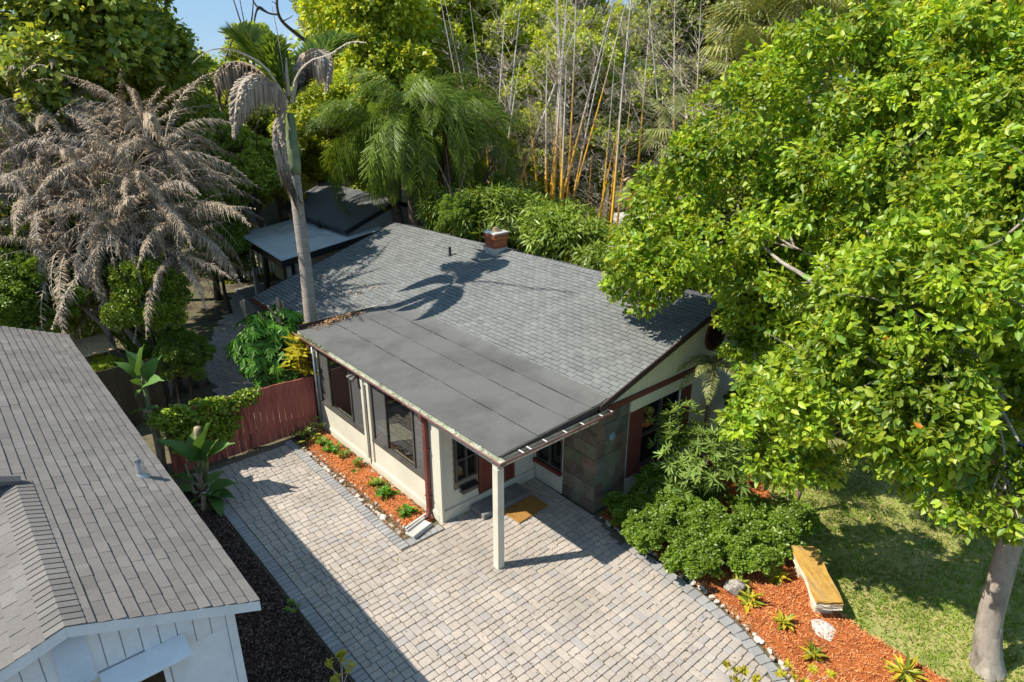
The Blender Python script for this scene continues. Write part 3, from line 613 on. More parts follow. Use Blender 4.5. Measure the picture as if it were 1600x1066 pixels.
MB().box((9.47,GY-.05,1.945),(12.2,GY-.002,2.198)).build('frieze_board', MAT['cream_grn'], house)
MB().box((8.55,GY-.07,2.2),(16.1,GY+.1,2.31)).build('band_board', MAT['red'], house)
xb = 8.62
while xb < 15.8:
    def zt(x): return min(zmain(x), zmain(2*RX0-x)) - .075
    xa, xc = xb, xb+.155; za, zc = zt(xa), zt(xc)
    if max(za, zc) > 2.33:
        pts = [(xa,GY-.03,2.312),(xc,GY-.03,2.312),(xc,GY-.03,max(zc,2.318)),(xa,GY-.03,max(za,2.318))]
        if xa < RX0 < xc: pts.insert(3, (RX0,GY-.03,zt(RX0)))
        b = MB(); b.prism(pts, (0,.05,0)); b.build('batten_board', MAT['cream_grn'], house)
    xb += .163
w = MB(); w.prism([(8.4,GY+.03,2.3),(16,GY+.03,2.3),(RX0,GY+.03,zmain(RX0)-.09)], (0,.08,0)); w.build('wall', MAT['mortar'], house)
v = MB(); v.tube([(RX0-.05,GY-.075,2.88),(RX0-.05,GY-.031,2.88)], [.36,.36], 28); vt = v.build('round_vent', MAT['red'], house)
v = MB()
for i in range(-5, 6):
    hw = math.sqrt(max(.3**2-(i*.055)**2, 0)); 
    if hw > .04: v.obox((RX0-.05, GY-.085, 2.88+i*.055), hw*2, .012, .045, rx=.6)
lv = v.build('louvre_slat', MAT['rake'], None, kind='stuff'); pane(lv, vt)
# roof decks
T = .1
def deck(p, dz=-.012): return [(x,y,z+dz) for x,y,z in p]
front = [(EX,14.72,zmain(EX)),(8.5,14.72,2.5),(8.5,Y0,2.5),(RX0,Y0,zmain(RX0)),(RX1,Y1,zmain(RX1)),(EX,Y1,zmain(EX))]
back = [(RX0+.001,Y0,zmain(RX0)),(17.7,Y0,zmain(RX0)-(17.7-RX0)*SL),(17.7,Y1,zmain(RX0)-(17.7-RX0)*SL-.1),(RX1+.001,Y1,zmain(RX1))]
r = MB(); r.prism(deck(front), (0,0,-T)); r.prism(deck(back), (0,0,-T)); roof = r.build('roof', MAT['shingle_dark'], house)
# shingle tabs: unit wedge, x up the slope, y along the eave
def tab_unit(th=.016): 
    V = [(0,0,0),(1,0,0),(1,1,0),(0,1,0),(0,0,1),(1,0,.15),(1,1,.15),(0,1,1)]
    return V, [np.array([(4,5,6,7),(0,4,7,3),(0,1,5,4),(3,7,6,2)])]
TU = tab_unit(); ca, sa = math.cos(math.atan(SL)), math.sin(math.atan(SL))
tabs = []; row = .115; wid = .225; k = 0; s0 = 0.0
Lmax = (RX0-EX)/ca
while s0 < Lmax:
    xl = EX + s0*ca; y = Y0 - .01 - (k % 2)*wid*.5 + U(-.015,.015)
    while y < Y1:
        y0c, y1c = max(y, Y0-.01), min(y+wid, Y1); ym = (y0c+y1c)/2
        if y1c-y0c > .03 and xl > 0 and xl < rx(ym) and not (xl < 8.56 and ym < 14.74):
            h = .015*U(.75,1.3); z = zmain(xl)
            ln = min(row*(.90 if random.random() < .5 else 1.1), (rx(ym)-xl)/ca + .01)
            tabs.append(m4(np.array([xl, y0c, z-.010]), np.array([ca, 0, sa])*ln, np.array([0, y1c-y0c-.010, 0]), np.array([-sa, 0, ca])*h))
        y += wid
    s0 += row; k += 1
pieces('shingle', TU, tabs, MAT['shingle'], roof, 300)
# ridge caps of the house
caps = []; y = Y0
while y < Y1-.2:
    x, z = rx(y), zmain(rx(y)); caps.append(m4(np.array([x-.13, y, z-.13*SL+.008]), np.array([.26,0,0]), np.array([0,.17,0]), np.array([0,0,.04]))); y += .15
CU = ([(0,0,0),(.5,0,1),(1,0,0),(0,1,-.25),(.5,1,.75),(1,1,-.25),(0,0,-.5),(.5,0,.5),(1,0,-.5)], [np.array([(0,1,4,3),(1,2,5,4),(6,7,1,0),(7,8,2,1)])])
pieces('ridge_cap', CU, caps, MAT['shingle'], roof, 90)
# rake boards and eave boards
def rake(pts, parent, mat, h=.14, t=.03, name='rake_board'):
    for a, b in zip(pts[:-1], pts[1:]):
        a, b = Vector(a), Vector(b); MB().prism([a, b, b-Vector((0,0,h)), a-Vector((0,0,h))], (0,t,0)).build(name, mat, parent)
rake([(8.42,Y0-.034,2.475),(RX0,Y0-.034,zmain(RX0)-.004)], house, MAT['rake'], .13); rake([(RX0+.002,Y0-.034,zmain(RX0)-.004),(17.7,Y0-.034,zmain(RX0)-(17.7-RX0)*SL)], house, MAT['rake'], .13)
rake([(EX,Y1+.004,zmain(EX)),(RX1,Y1+.004,zmain(RX1))], house, MAT['rake'])
MB().box((EX-.04,14.75,zmain(EX)-.15),(EX-.002,Y1,zmain(EX)-.005)).build('eave_board', MAT['red'], house)
w = MB(); w.box((7.05,14.64,0),(8.5,19.0,1.95)); w.box((8.7,7.6,0),(17.0,19.0,1.9)); w.build('wall', MAT['int_wall'], house)
# flat porch and sunroom roof: rolls of roofing lapped one over the other
MS = .058
def zmem(x): return 2.37 + MS*(x-6.1)
YM0, YM1 = 7.32, 14.72
r = MB(); r.prism([(6.10,YM0,zmem(6.10)-.02),(8.62,YM0,zmem(8.62)-.02),(8.62,YM1,zmem(8.62)-.02),(6.10,YM1,zmem(6.10)-.02)], (0,0,-.09)); pr = r.build('porch_roof', MAT['rake'], house)
cuts = [6.06, 6.93, 7.66, 8.24, 8.66]
for i, (a, b) in enumerate(zip(cuts[:-1], cuts[1:])):
    m = MB(); ny = 40; nx = 4; rr = random.Random(i+3); up = .0
    for iy in range(ny+1):
        wob = .008*math.sin(iy*.9+i)+rr.uniform(-.006,.006)
        for ix in range(nx+1):
            x = a + (b+.05-a)*ix/nx + (wob if ix == 0 and i else 0); zz = zmem(x)-.012 + (.011 if ix == 0 and i else .002)+.0022*i + .004*math.sin(iy*.35+ix)*(0 < ix < nx)
            if i == 3 and ix >= 2: zz = max(zz, zmain(x)+.006)
            m.v.append((x, YM0-.012+(YM1-YM0+.02)*iy/ny, zz))
    m.f += [(iy*(nx+1)+ix, iy*(nx+1)+ix+1, (iy+1)*(nx+1)+ix+1, (iy+1)*(nx+1)+ix) for iy in range(ny) for ix in range(nx)]
    st = m.build('roofing_sheet', MAT['membrane'], None, smooth=True); pane(st, pr)
    if i:
        s = MB(); y = YM0
        rr = random.Random(i+11)
        while y < YM1-.1:
            l = rr.uniform(.2,.9); 
            if rr.random() < (.75 if i == 1 else .5):
                x = a+rr.uniform(-.008,.002); s.box((x-rr.uniform(.001,.008), y, zmem(x)-.02),(x+.004, min(y+l,YM1), zmem(x)+.0015+.0022*i))
            y += l+rr.uniform(.02,.3)
        pane(s.build('seam', MAT['seam'], None, kind='stuff'), pr)
b = MB(); b.box((6.10,YM1+.01,zmem(6.1)-.13),(8.5,YM1+.035,zmem(8.4)-.01)); b.build('eave_board', MAT['rake'], house)
b = MB(); b.box((6.10,YM0-.045,2.345),(8.60,YM0-.014,2.50)); b.v = [(x,y,(zmem(x)-.012 if z > 2.4 else zmem(x)-.10)) for x,y,z in b.v]; b.build('drip_edge', MAT['seam'], house)
# gutters
def gutter(a, b, out, name):
    a, b, o = Vector(a), Vector(b), Vector(out); W_ = .125; Hh = .07; t = .006
    prof = [(0,0),(0,-Hh),(W_*.75,-Hh),(W_,-.02),(W_,.004)]; m = MB()
    for (p, q) in zip(prof[:-1], prof[1:]):
        pa = [a+o*p[0]+Vector((0,0,p[1])), a+o*q[0]+Vector((0,0,q[1]))]; pb = [b+o*p[0]+Vector((0,0,p[1])), b+o*q[0]+Vector((0,0,q[1]))]
        m.add([pa[0], pb[0], pb[1], pa[1]], [(0,1,2,3)])
    return m
gm = gutter((6.09,YM0-.17,2.335),(6.09,YM1+.08,2.335),(-1,0,0),'g'); gu = gm.build('gutter', MAT['gut_in'], house)
l = MB(); l.box((5.957,YM0-.178,2.32),(5.963,YM1+.08,2.345)); l.prism([(5.960,YM0-.175,2.32),(5.960,YM1+.08,2.32),(5.992,YM1+.08,2.262),(5.992,YM0-.175,2.262)], (-.003,0,0)); pane(l.build('gutter_face', MAT['gut_out']), gu)
gm = gutter((6.09,YM0-.05,2.335),(8.66,YM0-.05,2.335),(0,-1,0),'g'); gu2 = gm.build('gutter', MAT['gut_in'], house)
l = MB(); l.box((5.957,YM0-.183,2.32),(8.68,YM0-.176,2.347)); l.prism([(5.96,YM0-.175,2.32),(8.66,YM0-.175,2.32),(8.66,YM0-.14,2.262),(5.96,YM0-.14,2.262)], (0,-.003,0)); l.box((8.665,YM0-.17,2.23),(8.67,YM0-.05,2.34)); pane(l.build('gutter_face', MAT['gut_out']), gu2)
for x in (6.45,6.62,6.98,7.45,7.88,8.36,8.62): pane(MB().box((x,YM0-.175,2.341),(x+.025,YM0-.05,2.349)).build('gutter_hanger', MAT['metal']), gu2)
for y in (7.75,8.5): pane(MB().box((5.965,y,2.341),(6.09,y+.022,2.347)).build('gutter_hanger', MAT['metal']), gu)
for y in (9.3,9.55,9.95,10.15,11.0,11.9,12.9,13.4): pane(MB().tube([(5.97+.07+.035*math.cos(k*.5),y+.05*math.sin(k*.5),2.335) for k in range(12)], .006, 5).build('leaf_guard_wire', MAT['gut_in']), gu)
V, F = strips(420, [(5.97,7.3),(6.085,7.3),(6.085,14.7),(5.97,14.7)], .008, .03, .004, .009, 2.26, 21, .5); V2, F2 = strips(260, [(6.1,7.14),(8.6,7.14),(8.6,7.27),(6.1,7.27)], .008, .03, .004, .009, 2.25, 22, .5)
pane(link('leaf_litter', np_mesh('leaf_litter', np.r_[V,V2], [np.r_[F,F2+len(V)]], MAT['litter']), None, 'stuff'), gu)
V, F = strips(500, [(5.97,13.2),(6.085,13.2),(6.085,14.6),(5.97,14.6)], .008, .03, .005, .011, 2.29, 23, .6); pane(link('moss_litter', np_mesh('moss_litter', V, [F], MAT['weed']), None, 'stuff'), gu)
# beam and post of the porch
MB().box((6.10,GY-.04,2.06),(8.54,GY+.10,2.228)).build('porch_beam', MAT['cream'], house, bevel=.004)
MB().box((6.104,GY+.102,2.10),(6.24,9.06,2.226)).build('porch_beam', MAT['cream'], house, bevel=.004)
MB().box((6.12,7.24,2.228),(8.56,9.1,2.262)).build('porch_ceiling', MAT['cream'], house)
MB().box((6.085,7.36,.02),(6.225,7.50,2.059)).build('post', MAT['cream'], house, bevel=.005)
# downspouts
ds = MB(); ds.tube([(6.03,9.47,2.26),(6.03,9.47,2.18),(6.09,9.47,2.06),(6.09,9.47,.22),(6.05,9.42,.12),(5.95,9.34,.07)], .056, 4); dsp = ds.build('downspout', MAT['red'], house)
for z in (.45,1.5): pane(MB().box((6.045,9.41,z),(6.149,9.53,z+.03)).build('strap', MAT['red']), dsp)
ds = MB(); ds.box((6.07,14.22,.0),(6.145,14.34,2.22)); ds.build('corner_board', MAT['red'], house)
ds = MB(); ds.tube([(6.10,14.10,2.2),(6.10,14.10,.05)], .03, 8); ds.build('drain_pipe', MAT['steel'], house, smooth=True)
ds = MB(); ds.tube([(6.13,11.75,2.0),(6.13,11.75,.3),(6.11,11.72,.12)], .014, 6); ds.build('conduit', MAT['bronze'], house)
# flood lamps under the gutter
fl = thing('flood_lamp', 'twin weathered flood lamp under the gutter between the two sunroom windows', 'lamp', (6.1,12.1,2.1))
MB().box((6.09,12.03,2.06),(6.118,12.17,2.16)).build('bracket', MAT['bronze'], fl)
for dy in (-.07,.07):
    q = MB(); q.tube([(6.09,12.1+dy*.4,2.11),(6.03,12.1+dy,2.09),(5.97,12.1+dy*1.1,2.06)], [.012,.04,.055], 10); q.build('lamp_head', MAT['conc_dark'], fl, smooth=True)
# hanging lantern by the pillar
ln = thing('porch_lantern', 'small pale glass lantern hung under the porch beam by the pillar', 'lantern', (8.25,7.75,1.95))
MB().tube([(8.25,7.75,2.22),(8.25,7.75,2.10)], .008, 6).build('rod', MAT['metal'], ln); MB().lathe([(.02,0),(.08,-.03),(.08,-.05)][::-1], (8.25,7.75,2.12), 12).build('cap', MAT['metal'], ln)
MB().lathe([(.05,0),(.07,.17)], (8.25,7.75,1.89), 8).build('lamp_shade', M('lantern_glass', [(.55,.52,.45)], .3, .5, 5, .1), ln)
# chimney
CX, CY = 11.72, 14.15; cz = zmain(CX)
ch = MB(); ch.box((CX-.2,CY-.2,cz-.3),(CX+.2,CY+.2,cz+.44)); chim = ch.build('chimney', MAT['mortar'], house)
pane(MB().box((CX-.225,CY-.225,cz-.14),(CX+.225,CY+.225,cz+.10)).build('flashing', MAT['concrete'], bevel=.01), chim)
ch = MB(); bz = cz+.105; kk = 0
while bz < cz+.47:
    e = .03 if bz > cz+.36 else 0.0; h_ = .21+e; off = .10 if kk % 2 else 0
    for side in range(4):
        u = -h_
        while u < h_-.02:
            l_ = .1 if (u == -h_ and off) else .205; u1 = min(u+l_, h_); t_ = U(0,.004)
            ang = side*math.pi/2; cc = Vector(((u+u1)/2, -h_+.02-t_, 0)); cc.rotate(Euler((0,0,ang)))
            ch.obox((CX+cc.x, CY+cc.y, bz+.029), u1-u-.008, .05, .056, rz=ang); u = u1
    bz += .064; kk += 1
pane(ch.build('brick', MAT['brick'], kind='stuff'), chim)
pane(MB().box((CX-.26,CY-.26,bz),(CX+.26,CY+.26,bz+.05)).build('chimney_cap', MAT['concrete'], bevel=.01), chim)
pane(MB().lathe([(.11,0),(.12,.02),(.09,.1),(.1,.11)], (CX,CY,bz+.05), 14).build('chimney_pot', MAT['plywood'], smooth=True), chim)
vp = MB(); vz = zmain(10.95); vp.tube([(10.95,15.25,vz-.05),(10.95,15.25,vz+.24)], .04, 10); vp.tube([(10.95,15.25,vz-.03),(10.95,15.25,vz+.03)], [.075,.05], 10); vp.build('vent_pipe', MAT['black'], house)
# litter on the roof
sk = MB(); sk.obox((8.02,14.95,zmain(8.02)+.035), .62, .05, .035, rz=-.35, ry=-.2); tag(sk.build('wooden_stick', MAT['concrete'], bevel=.005), 'short pale stick lying on the shingles by the porch roof edge', 'stick')
V, F = strips(260, [(6.4,14.35),(7.9,14.5),(8.1,14.73),(6.2,14.73)], .015, .06, .005, .012, 2.40, 25, .25); Vb, Fb = strips(130, [(6.7,14.5),(7.6,14.55),(7.6,14.72),(6.7,14.72)], .02, .05, .012, .03, 2.42, 28, .2)
Vc, Fc = strips(60, [(6.2,7.5),(8.2,7.5),(8.2,14),(6.2,14)], .01, .035, .003, .006, 2.41, 26, .1); 
Vc[:,2] += .058*(Vc[:,0]-6.2)-.012
V[:,2] += .058*(V[:,0]-6.4); Vb[:,2] += .058*(Vb[:,0]-6.4)
tag(link('leaf_litter', np_mesh('leaf_litter', np.r_[V,Vb,Vc], [np.r_[F,Fb+len(V),Fc+len(V)+len(Vb)]], MAT['litter']), kind='stuff'), 'dry brown leaf litter gathered on the flat porch roof by the palm', 'leaf litter')
V, F = strips(22, [(8.3,15.7),(8.9,15.7),(8.9,16.4),(8.3,16.4)], .05, .14, .006, .014, 0, 27, .1); V[:,2] = zmain(V[:,0])+.03
tag(link('leaf_litter', np_mesh('leaf_litter', V, [F], MAT['straw']), kind='stuff'), 'few dry palm leaf shreds lying on the main roof shingles', 'leaf litter')
# porch step, mat, splash block
st = MB(); st.box((6.78,8.62,.03),(8.0,9.06,.145)); tag(st.build('door_step', MAT['conc_dark'], bevel=.012), 'dark paved step in front of the red front door', 'step')
st = MB(); st.obox((7.62,8.36,.045), .82, .5, .022, rz=.05); tag(st.build('door_mat', MAT['coir'], bevel=.006), 'orange brown coir doormat half in sun before the step', 'doormat')
sb = MB(); sb.obox((5.66,9.19,.06), .50, .26, .05, rz=.25); sb.obox((5.66,9.30,.10), .50, .035, .05, rz=.25); sb.obox((5.66,9.08,.10), .50, .035, .05, rz=.25); tag(sb.build('splash_block', MAT['concrete'], bevel=.008), 'pale concrete splash block under the red downspout', 'splash block')
tb = MB(); tb.obox((5.75,9.40,.07), .6, .05, .09, rz=.2); tag(tb.build('landscape_timber', MAT['concrete'], bevel=.008), 'pale timber edging closing the narrow mulch bed by the splash block', 'edging')
# rear wing with small grey gable
rw = MB(); rw.prism([(10.9,20.9,0),(14.4,20.9,0),(14.4,20.9,3.05),(12.65,20.9,3.68),(10.9,20.9,3.05)], (0,5,0)); rwing = thing('rear_wing', 'small grey gable with dark rake boards behind the main roof by the queen palms', 'house', (12.6,22,0)); rw.build('wall', MAT['grey_wall'], rwing)
rw = MB(); rw.prism([(10.6,20.7,2.98),(12.65,20.7,3.74),(12.65,20.7,3.84),(10.6,20.7,3.08)], (0,5.4,0)); rw.prism([(12.652,20.7,3.74),(14.7,20.7,2.98),(14.7,20.7,3.08),(12.652,20.7,3.84)], (0,5.4,0)); rw.build('roof', MAT['shingle_dark'], rwing)
rake([(10.6,20.66,3.075),(12.65,20.66,3.835)], rwing, MAT['black'], .16); rake([(12.652,20.66,3.835),(14.7,20.66,3.075)], rwing, MAT['black'], .16)

# ------------------------------------------------------------------ the white neighbour house
nh = thing('neighbour_house', 'white house with weathered brown grey shingle roof at the driveway edge', 'house', (0, 0, 0))
NX, NZ, NS = 1.85, 2.5, .432            # eave, its height, slope
NY0, NY1, RXN, YR = 6.55, 17.62, .07, 9.75
def zn(x): return NZ + NS*(NX-x)
cn, sn = math.cos(math.atan(NS)), math.sin(math.atan(NS))
XF = -4.0
r = MB(); r.prism([(NX,NY0,zn(NX)-.012),(NX,NY1,zn(NX)-.012),(XF,NY1,zn(XF)-.012),(XF,YR,zn(XF)-.012),(RXN,YR,zn(RXN)-.012),(RXN,NY0,zn(RXN)-.012)], (0,0,-.09))
LS = .30
def zl(x): return zn(RXN) - LS*(RXN-x)
r.prism([(RXN-.002,NY0,zl(RXN)-.012),(RXN-.002,YR,zl(RXN)-.012),(-4,YR,zl(-4)-.012),(-4,NY0,zl(-4)-.012)], (0,0,-.09))
nroof = r.build('roof', MAT['shingle_dark'], nh)
tabs = []; row = .14; wid = .24; k = 0; s0 = 0
while s0 < (NX-XF)/cn:
    x = NX - s0*cn; y = NY0-.01 - (k % 2)*wid/2 + U(-.012,.012)
    while y < NY1:
        a, b = max(y, NY0-.01), min(y+wid, NY1)
        if b-a > .03 and not (x-.05 < RXN+.1 and (a+b)/2 < YR+.05):
            tabs.append(m4(np.array([x, b, zn(x)-.010]), np.array([-cn,0,sn])*row*(.90 if random.random() < .8 else .95), np.array([0,-(b-a-.004),0]), np.array([sn,0,cn])*.017*U(.8,1.25)))
        y += wid
    s0 += row; k += 1
pieces('shingle', TU, tabs, MAT['shingle_old'], nroof, 255)
cl_, sl_ = math.cos(math.atan(LS)), math.sin(math.atan(LS)); tabs = []; k = 0; s0 = .16
while s0 < 4.0:
    x = RXN - s0*cl_ - row*cl_; y = NY0-.01-(k % 2)*wid/2
    while y < YR:
        a, b = max(y, NY0-.01), min(y+wid, YR)
        if b-a > .03: tabs.append(m4(np.array([x, a, zl(x)-.010]), np.array([cl_,0,sl_])*row*1.12, np.array([0,b-a-.008,0]), np.array([-sl_,0,cl_])*.014*U(.8,1.25)))
        y += wid
    s0 += row; k += 1
pieces('shingle', TU, tabs, MAT['shingle_old'], nroof, 45)
caps = []; y = NY0-.01
while y < YR:
    caps.append(m4(np.array([RXN-.17, y, zl(RXN-.17)+.012]), np.array([.34,0,.0]), np.array([0,.135,0]), np.array([0,0,.045]))); y += .105
y = RXN
CUN = ([(0,0,0),(.5,0,1.0),(1,0,-.4),(0,1,-.3),(.5,1,.7),(1,1,-.7),(0,0,-.4),(.5,0,.6),(1,0,-.8)], [np.array([(0,1,4,3),(1,2,5,4),(6,7,1,0),(7,8,2,1)])])
pieces('ridge_cap', CUN, caps, MAT['shingle_old'], nroof, 40)
# small upper gable where the ridge meets the higher roof
w = MB(); w.prism([(-.1,YR+.02,zn(RXN)+.02),(-3.9,YR+.02,zl(-3.9)),(-3.9,YR+.02,zn(-3.9)-.12)], (0,.06,0)); w.build('wall', MAT['white'], nh)
b = MB(); b.tube([(.12,YR+.0,zn(.12)+.03),(-.3,YR-.02,zn(-.3)+.02),(-3.9,YR-.02,zn(-3.9)+.02)], .07, 6); b.build('ridge_cap', MAT['shingle_old'], nroof)
# front gable wall, boards, rake, corner, louvre vent, window with hood
GW = 6.74; WXR = 1.60
w = MB(); w.prism([(-4,GW+.03,-.95),(WXR-.02,GW+.03,-.95),(WXR-.02,GW+.03,zn(WXR)-.12),(RXN,GW+.03,zn(RXN)-.12),(-4,GW+.03,zl(-4)-.12)], (0,.1,0)); w.box((WXR-.12,GW+.14,-.95),(WXR-.02,17.4,2.48)); w.build('wall', MAT['white'], nh)
xs = WXR - .10
def ntop(x): return (zn(x) if x > RXN else zl(x)) - .115
HOODZ = 2.33
while xs > -2.6:
    xa = max(xs-.17, -2.6); m = MB()
    lo = 2.2 if xs > .75 else (2.42 if xs > .16 else -.9)
    m.prism([(xa+.012,GW-.0,lo),(xs,GW-.0,lo),(xs,GW-.0,ntop(xs)),(xa+.012,GW-.0,ntop(xa+.012))], (0,.028,0)); m.build('siding_board', MAT['white'], nh); xs = xa
z = -.9
while z < 2.19:
    m = MB(); z1 = min(z+.2, 2.195); m.prism([(.86,GW-.006,z),(.86,GW+.028,z),(.86,GW+.028,z1-.003),(.86,GW+.006,z1-.003)], (WXR-.10-.86,0,0)); m.build('siding_board', MAT['white'], nh); z += .2
m = MB(); m.box((WXR-.095,GW-.02,-.95),(WXR,GW+.03,2.54)); m.box((WXR-.018,GW+.031,-.95),(WXR,GW+.12,2.54)); m.build('corner_board', MAT['white'], nh)
m = MB(); m.box((WXR+.0,GW+.05,2.40),(NX-.03,17.4,2.43)); m.build('soffit', MAT['white'], nh); MB().box((NX-.028,NY0,2.38),(NX-.003,NY1,2.49)).build('eave_board', MAT['white'], nh)
rake([(NX-.001,NY0-.004,zn(NX)-.012),(RXN+.001,NY0-.004,zn(RXN)-.012)], nh, MAT['white'], .13); rake([(RXN-.001,NY0-.004,zl(RXN)-.012),(-4,NY0-.004,zl(-4)-.012)], nh, MAT['white'], .13)
m = MB(); m.prism([(NX-.03,NY0+.022,zn(NX)-.14),(RXN,NY0+.022,zn(RXN)-.14),(RXN,GW+.02,zn(RXN)-.14),(NX-.03,GW+.02,zn(NX)-.14)], (0,0,.02)); m.build('soffit', MAT['white'], nh)
vx0, vx1, vz0, vz1 = -.08, .20, 2.36, 2.98
vt = MB().box((vx0-.02,GW-.012,vz0),(vx1+.02,GW-.002,vz1)).build('louvre_vent', MAT['white'], nh)
z = vz0+.02
while z < vz1-.02:
    q = MB(); q.obox(((vx0+vx1)/2,GW-.03,z+.015), vx1-vx0, .03, .008, rx=.7); pane(q.build('slat', MAT['white']), vt); z += .036
hood = MB(); hood.prism([(.22,GW-.001,2.40),(.22,GW-.26,2.30),(.22,GW-.26,2.27),(.22,GW-.001,2.31)], (.84,0,0)); hood.build('window_hood', MAT['white'], nh, bevel=.006)
f = MB(); f.box((.28,GW-.03,1.3),(.84,GW+.02,1.36)); f.box((.28,GW-.03,2.16),(.84,GW+.02,2.24)); f.box((.28,GW-.03,1.36),(.33,GW+.02,2.16)); f.box((.78,GW-.03,1.36),(.84,GW+.02,2.16)); fr = f.build('window', MAT['white'], nh)
pane(MB().box((.33,GW-.012,1.36),(.78,GW-.006,2.16)).build('pane', MAT['darkglass']), fr)
PXN, PYN = 1.5, 9.95; q = MB(); q.tube([(PXN,PYN,zn(PXN)-.05),(PXN,PYN,zn(PXN)+.24)], .06, 14, cap=False); q.tube([(PXN,PYN,zn(PXN)+.24),(PXN,PYN,zn(PXN)+.0)], .048, 14, cap=False); q.tube([(PXN,PYN,zn(PXN)-.04),(PXN,PYN,zn(PXN)+.05)], [.11,.056], 14, cap=False)
q.build('vent_pipe', MAT['steel'], nh, smooth=True)

nh.location = (0, 0, .82); nh.scale = (.9, .9, .9)          # shrunk toward the camera point so its shadow reaches farther over the driveway

# ------------------------------------------------------------------ fences, shelter, back garden structures
rf = thing('red_fence', 'red brown board fence between sunroom and banana plants with vine on its top', 'fence', (4.5,14.2,0))
x = 2.75; i = 0
while x < 6.06:
    wv_ = .142; top = 1.40+.05*math.sin((x-2.7)*1.1) + U(-.008,.008) + (.06 if x < 3.6 else 0)
    b = MB(); b.box((x,14.18+U(-.004,.004),.03),(min(x+wv_-.012,6.065),14.205,top)); b.build('board', MAT['red_fence'], rf); x += wv_; i += 1
for z in (.35,1.15): MB().box((2.75,14.207,z),(6.06,14.245,z+.08)).build('rail', MAT['red_fence'], rf)
for x in (2.8,4.5,6.0): MB().box((x-.04,14.247,0),(x+.04,14.33,1.38)).build('fence_post', MAT['old_wood'], rf)
wf_ = thing('wood_fence', 'weathered dark board fence behind the neighbour roof beside the plywood shelter', 'fence', (2.3,17.2,0))
x = .9
while x < 3.4:
    MB().box((x,17.2+U(-.006,.006),0),(x+.15,17.225,1.6+U(-.02,.02))).build('board', MAT['old_wood'], wf_); x += .162
for z in (.4,1.3): MB().box((.9,17.234,z),(3.4,17.27,z+.09)).build('rail', MAT['old_wood'], wf_)
sh = thing('plywood_shelter', 'tan plywood topped open shelter on posts behind the weathered board fence', 'shelter', (2.4,18.4,0))
m = MB(); m.prism([(2.1,17.85,1.78),(2.78,17.9,1.78),(2.76,18.95,1.86),(2.1,18.95,1.86)], (0,0,.03)); m.build('roof', MAT['plywood'], sh)
for (x,y) in ((2.18,17.95),(2.70,17.98),(2.18,18.85),(2.70,18.85)): MB().box((x-.03,y-.03,0),(x+.03,y+.03,1.78)).build('post', MAT['old_wood'], sh)
# patio cover
pc = thing('patio_cover', 'low flat patio cover with pale grey roofing on dark posts behind the main roof', 'patio cover', (9,22.5,0))
m = MB(); P4 = [(8.15,20.3,2.52),(11.9,20.3,3.0),(12.3,24.9,3.0),(8.5,24.9,2.52)]; m.prism(P4, (0,0,-.05)); m.build('roof', MAT['patio_roof'], pc)
q = MB(); q.prism([(8.15,20.3,2.53),(8.5,24.9,2.53),(8.5,24.9,2.33),(8.15,20.3,2.33)], (-.05,0,0)); q.build('eave_board', MAT['black'], pc); q = MB(); q.prism([(8.10,20.299,2.54),(11.9,20.299,3.02),(11.9,20.299,2.82),(8.10,20.299,2.33)], (0,-.05,0)); q.build('eave_board', MAT['black'], pc)
for (x,y) in ((8.45,20.6),(8.75,24.5)): 
    pst = MB().box((x-.06,y-.06,0),(x+.06,y+.06,2.44)).build('post', MAT['concrete'], pc); pane(MB().box((x-.14,y-.14,0),(x+.14,y+.14,.1)).build('post_base', MAT['concrete']), pst)
m = MB(); m.prism([(8.0,20.4,.0),(12,20.4,.0),(12,26.5,.0),(8.6,26.5,.0)], (0,0,.05)); m.build('patio_slab', MAT['conc_dark'], pc); m = MB(); m.box((11.6,21,.05),(11.75,24.6,2.9)); m.build('wall', MAT['olive_wall'], pc)
MB().tube([(10.6,22.6,2.83),(10.6,22.6,3.1)], .04, 8).build('vent_pipe', MAT['black'], pc)
def patio_chair(x, y, rz, label):
    c = thing('patio_chair', label, 'chair', (x,y,.05), 'chairs under the patio cover'); mt = Matrix.Translation((x,y,.05)) @ Matrix.Rotation(rz,4,'Z')
    def put(name, mb, mat): mb.v = [tuple(mt @ Vector(v)) for v in mb.v]; mb.build(name, mat, c)
    put('seat', MB().box((-.25,-.25,.40),(.25,.25,.45)), MAT['old_wood']); put('backrest', MB().obox((0,.27,.70), .5, .04, .5, rx=-.2), MAT['old_wood'])
    for sx in (-.22,.22):
        for sy in (-.22,.22): put('leg', MB().box((sx-.02,sy-.02,0),(sx+.02,sy+.02,.4)), MAT['old_wood'])
patio_chair(9.1,22.0,.6,'dark patio chair beside the pale post under the patio cover'); patio_chair(9.8,23.4,-1.2,'dark patio chair deeper under the patio cover')
pt = thing('patio_table', 'dark round patio table between the chairs under the patio cover', 'table', (9.3,23.0,.05)); MB().lathe([(.5,.7),(.5,.74)], (9.3,23.0,.05), 20).build('table_top', MAT['old_wood'], pt); MB().lathe([(.25,0),(.05,.06),(.05,.7)], (9.3,23,.05), 12).build('table_leg', MAT['black'], pt)
ur = thing('planter_pot', 'pale blue glazed pot standing by the far roof corner', 'pot', (7.5,19.9,0)); MB().lathe([(.12,0),(.22,.15),(.25,.35),(.17,.55),(.2,.6)], (7.5,19.9,1.15), 16).build('bowl', M('glazed_pot', [(.22,.36,.42)], .3, .5, 4, .2), ur, smooth=True); MB().box((7.3,19.7,0),(7.7,20.1,1.15)).build('pedestal', MAT['conc_dark'], ur)
pw = MB()
fence_w = thing('picket_fence', 'short white picket fence beyond the patio cover', 'fence', (9.9,27.2,0))
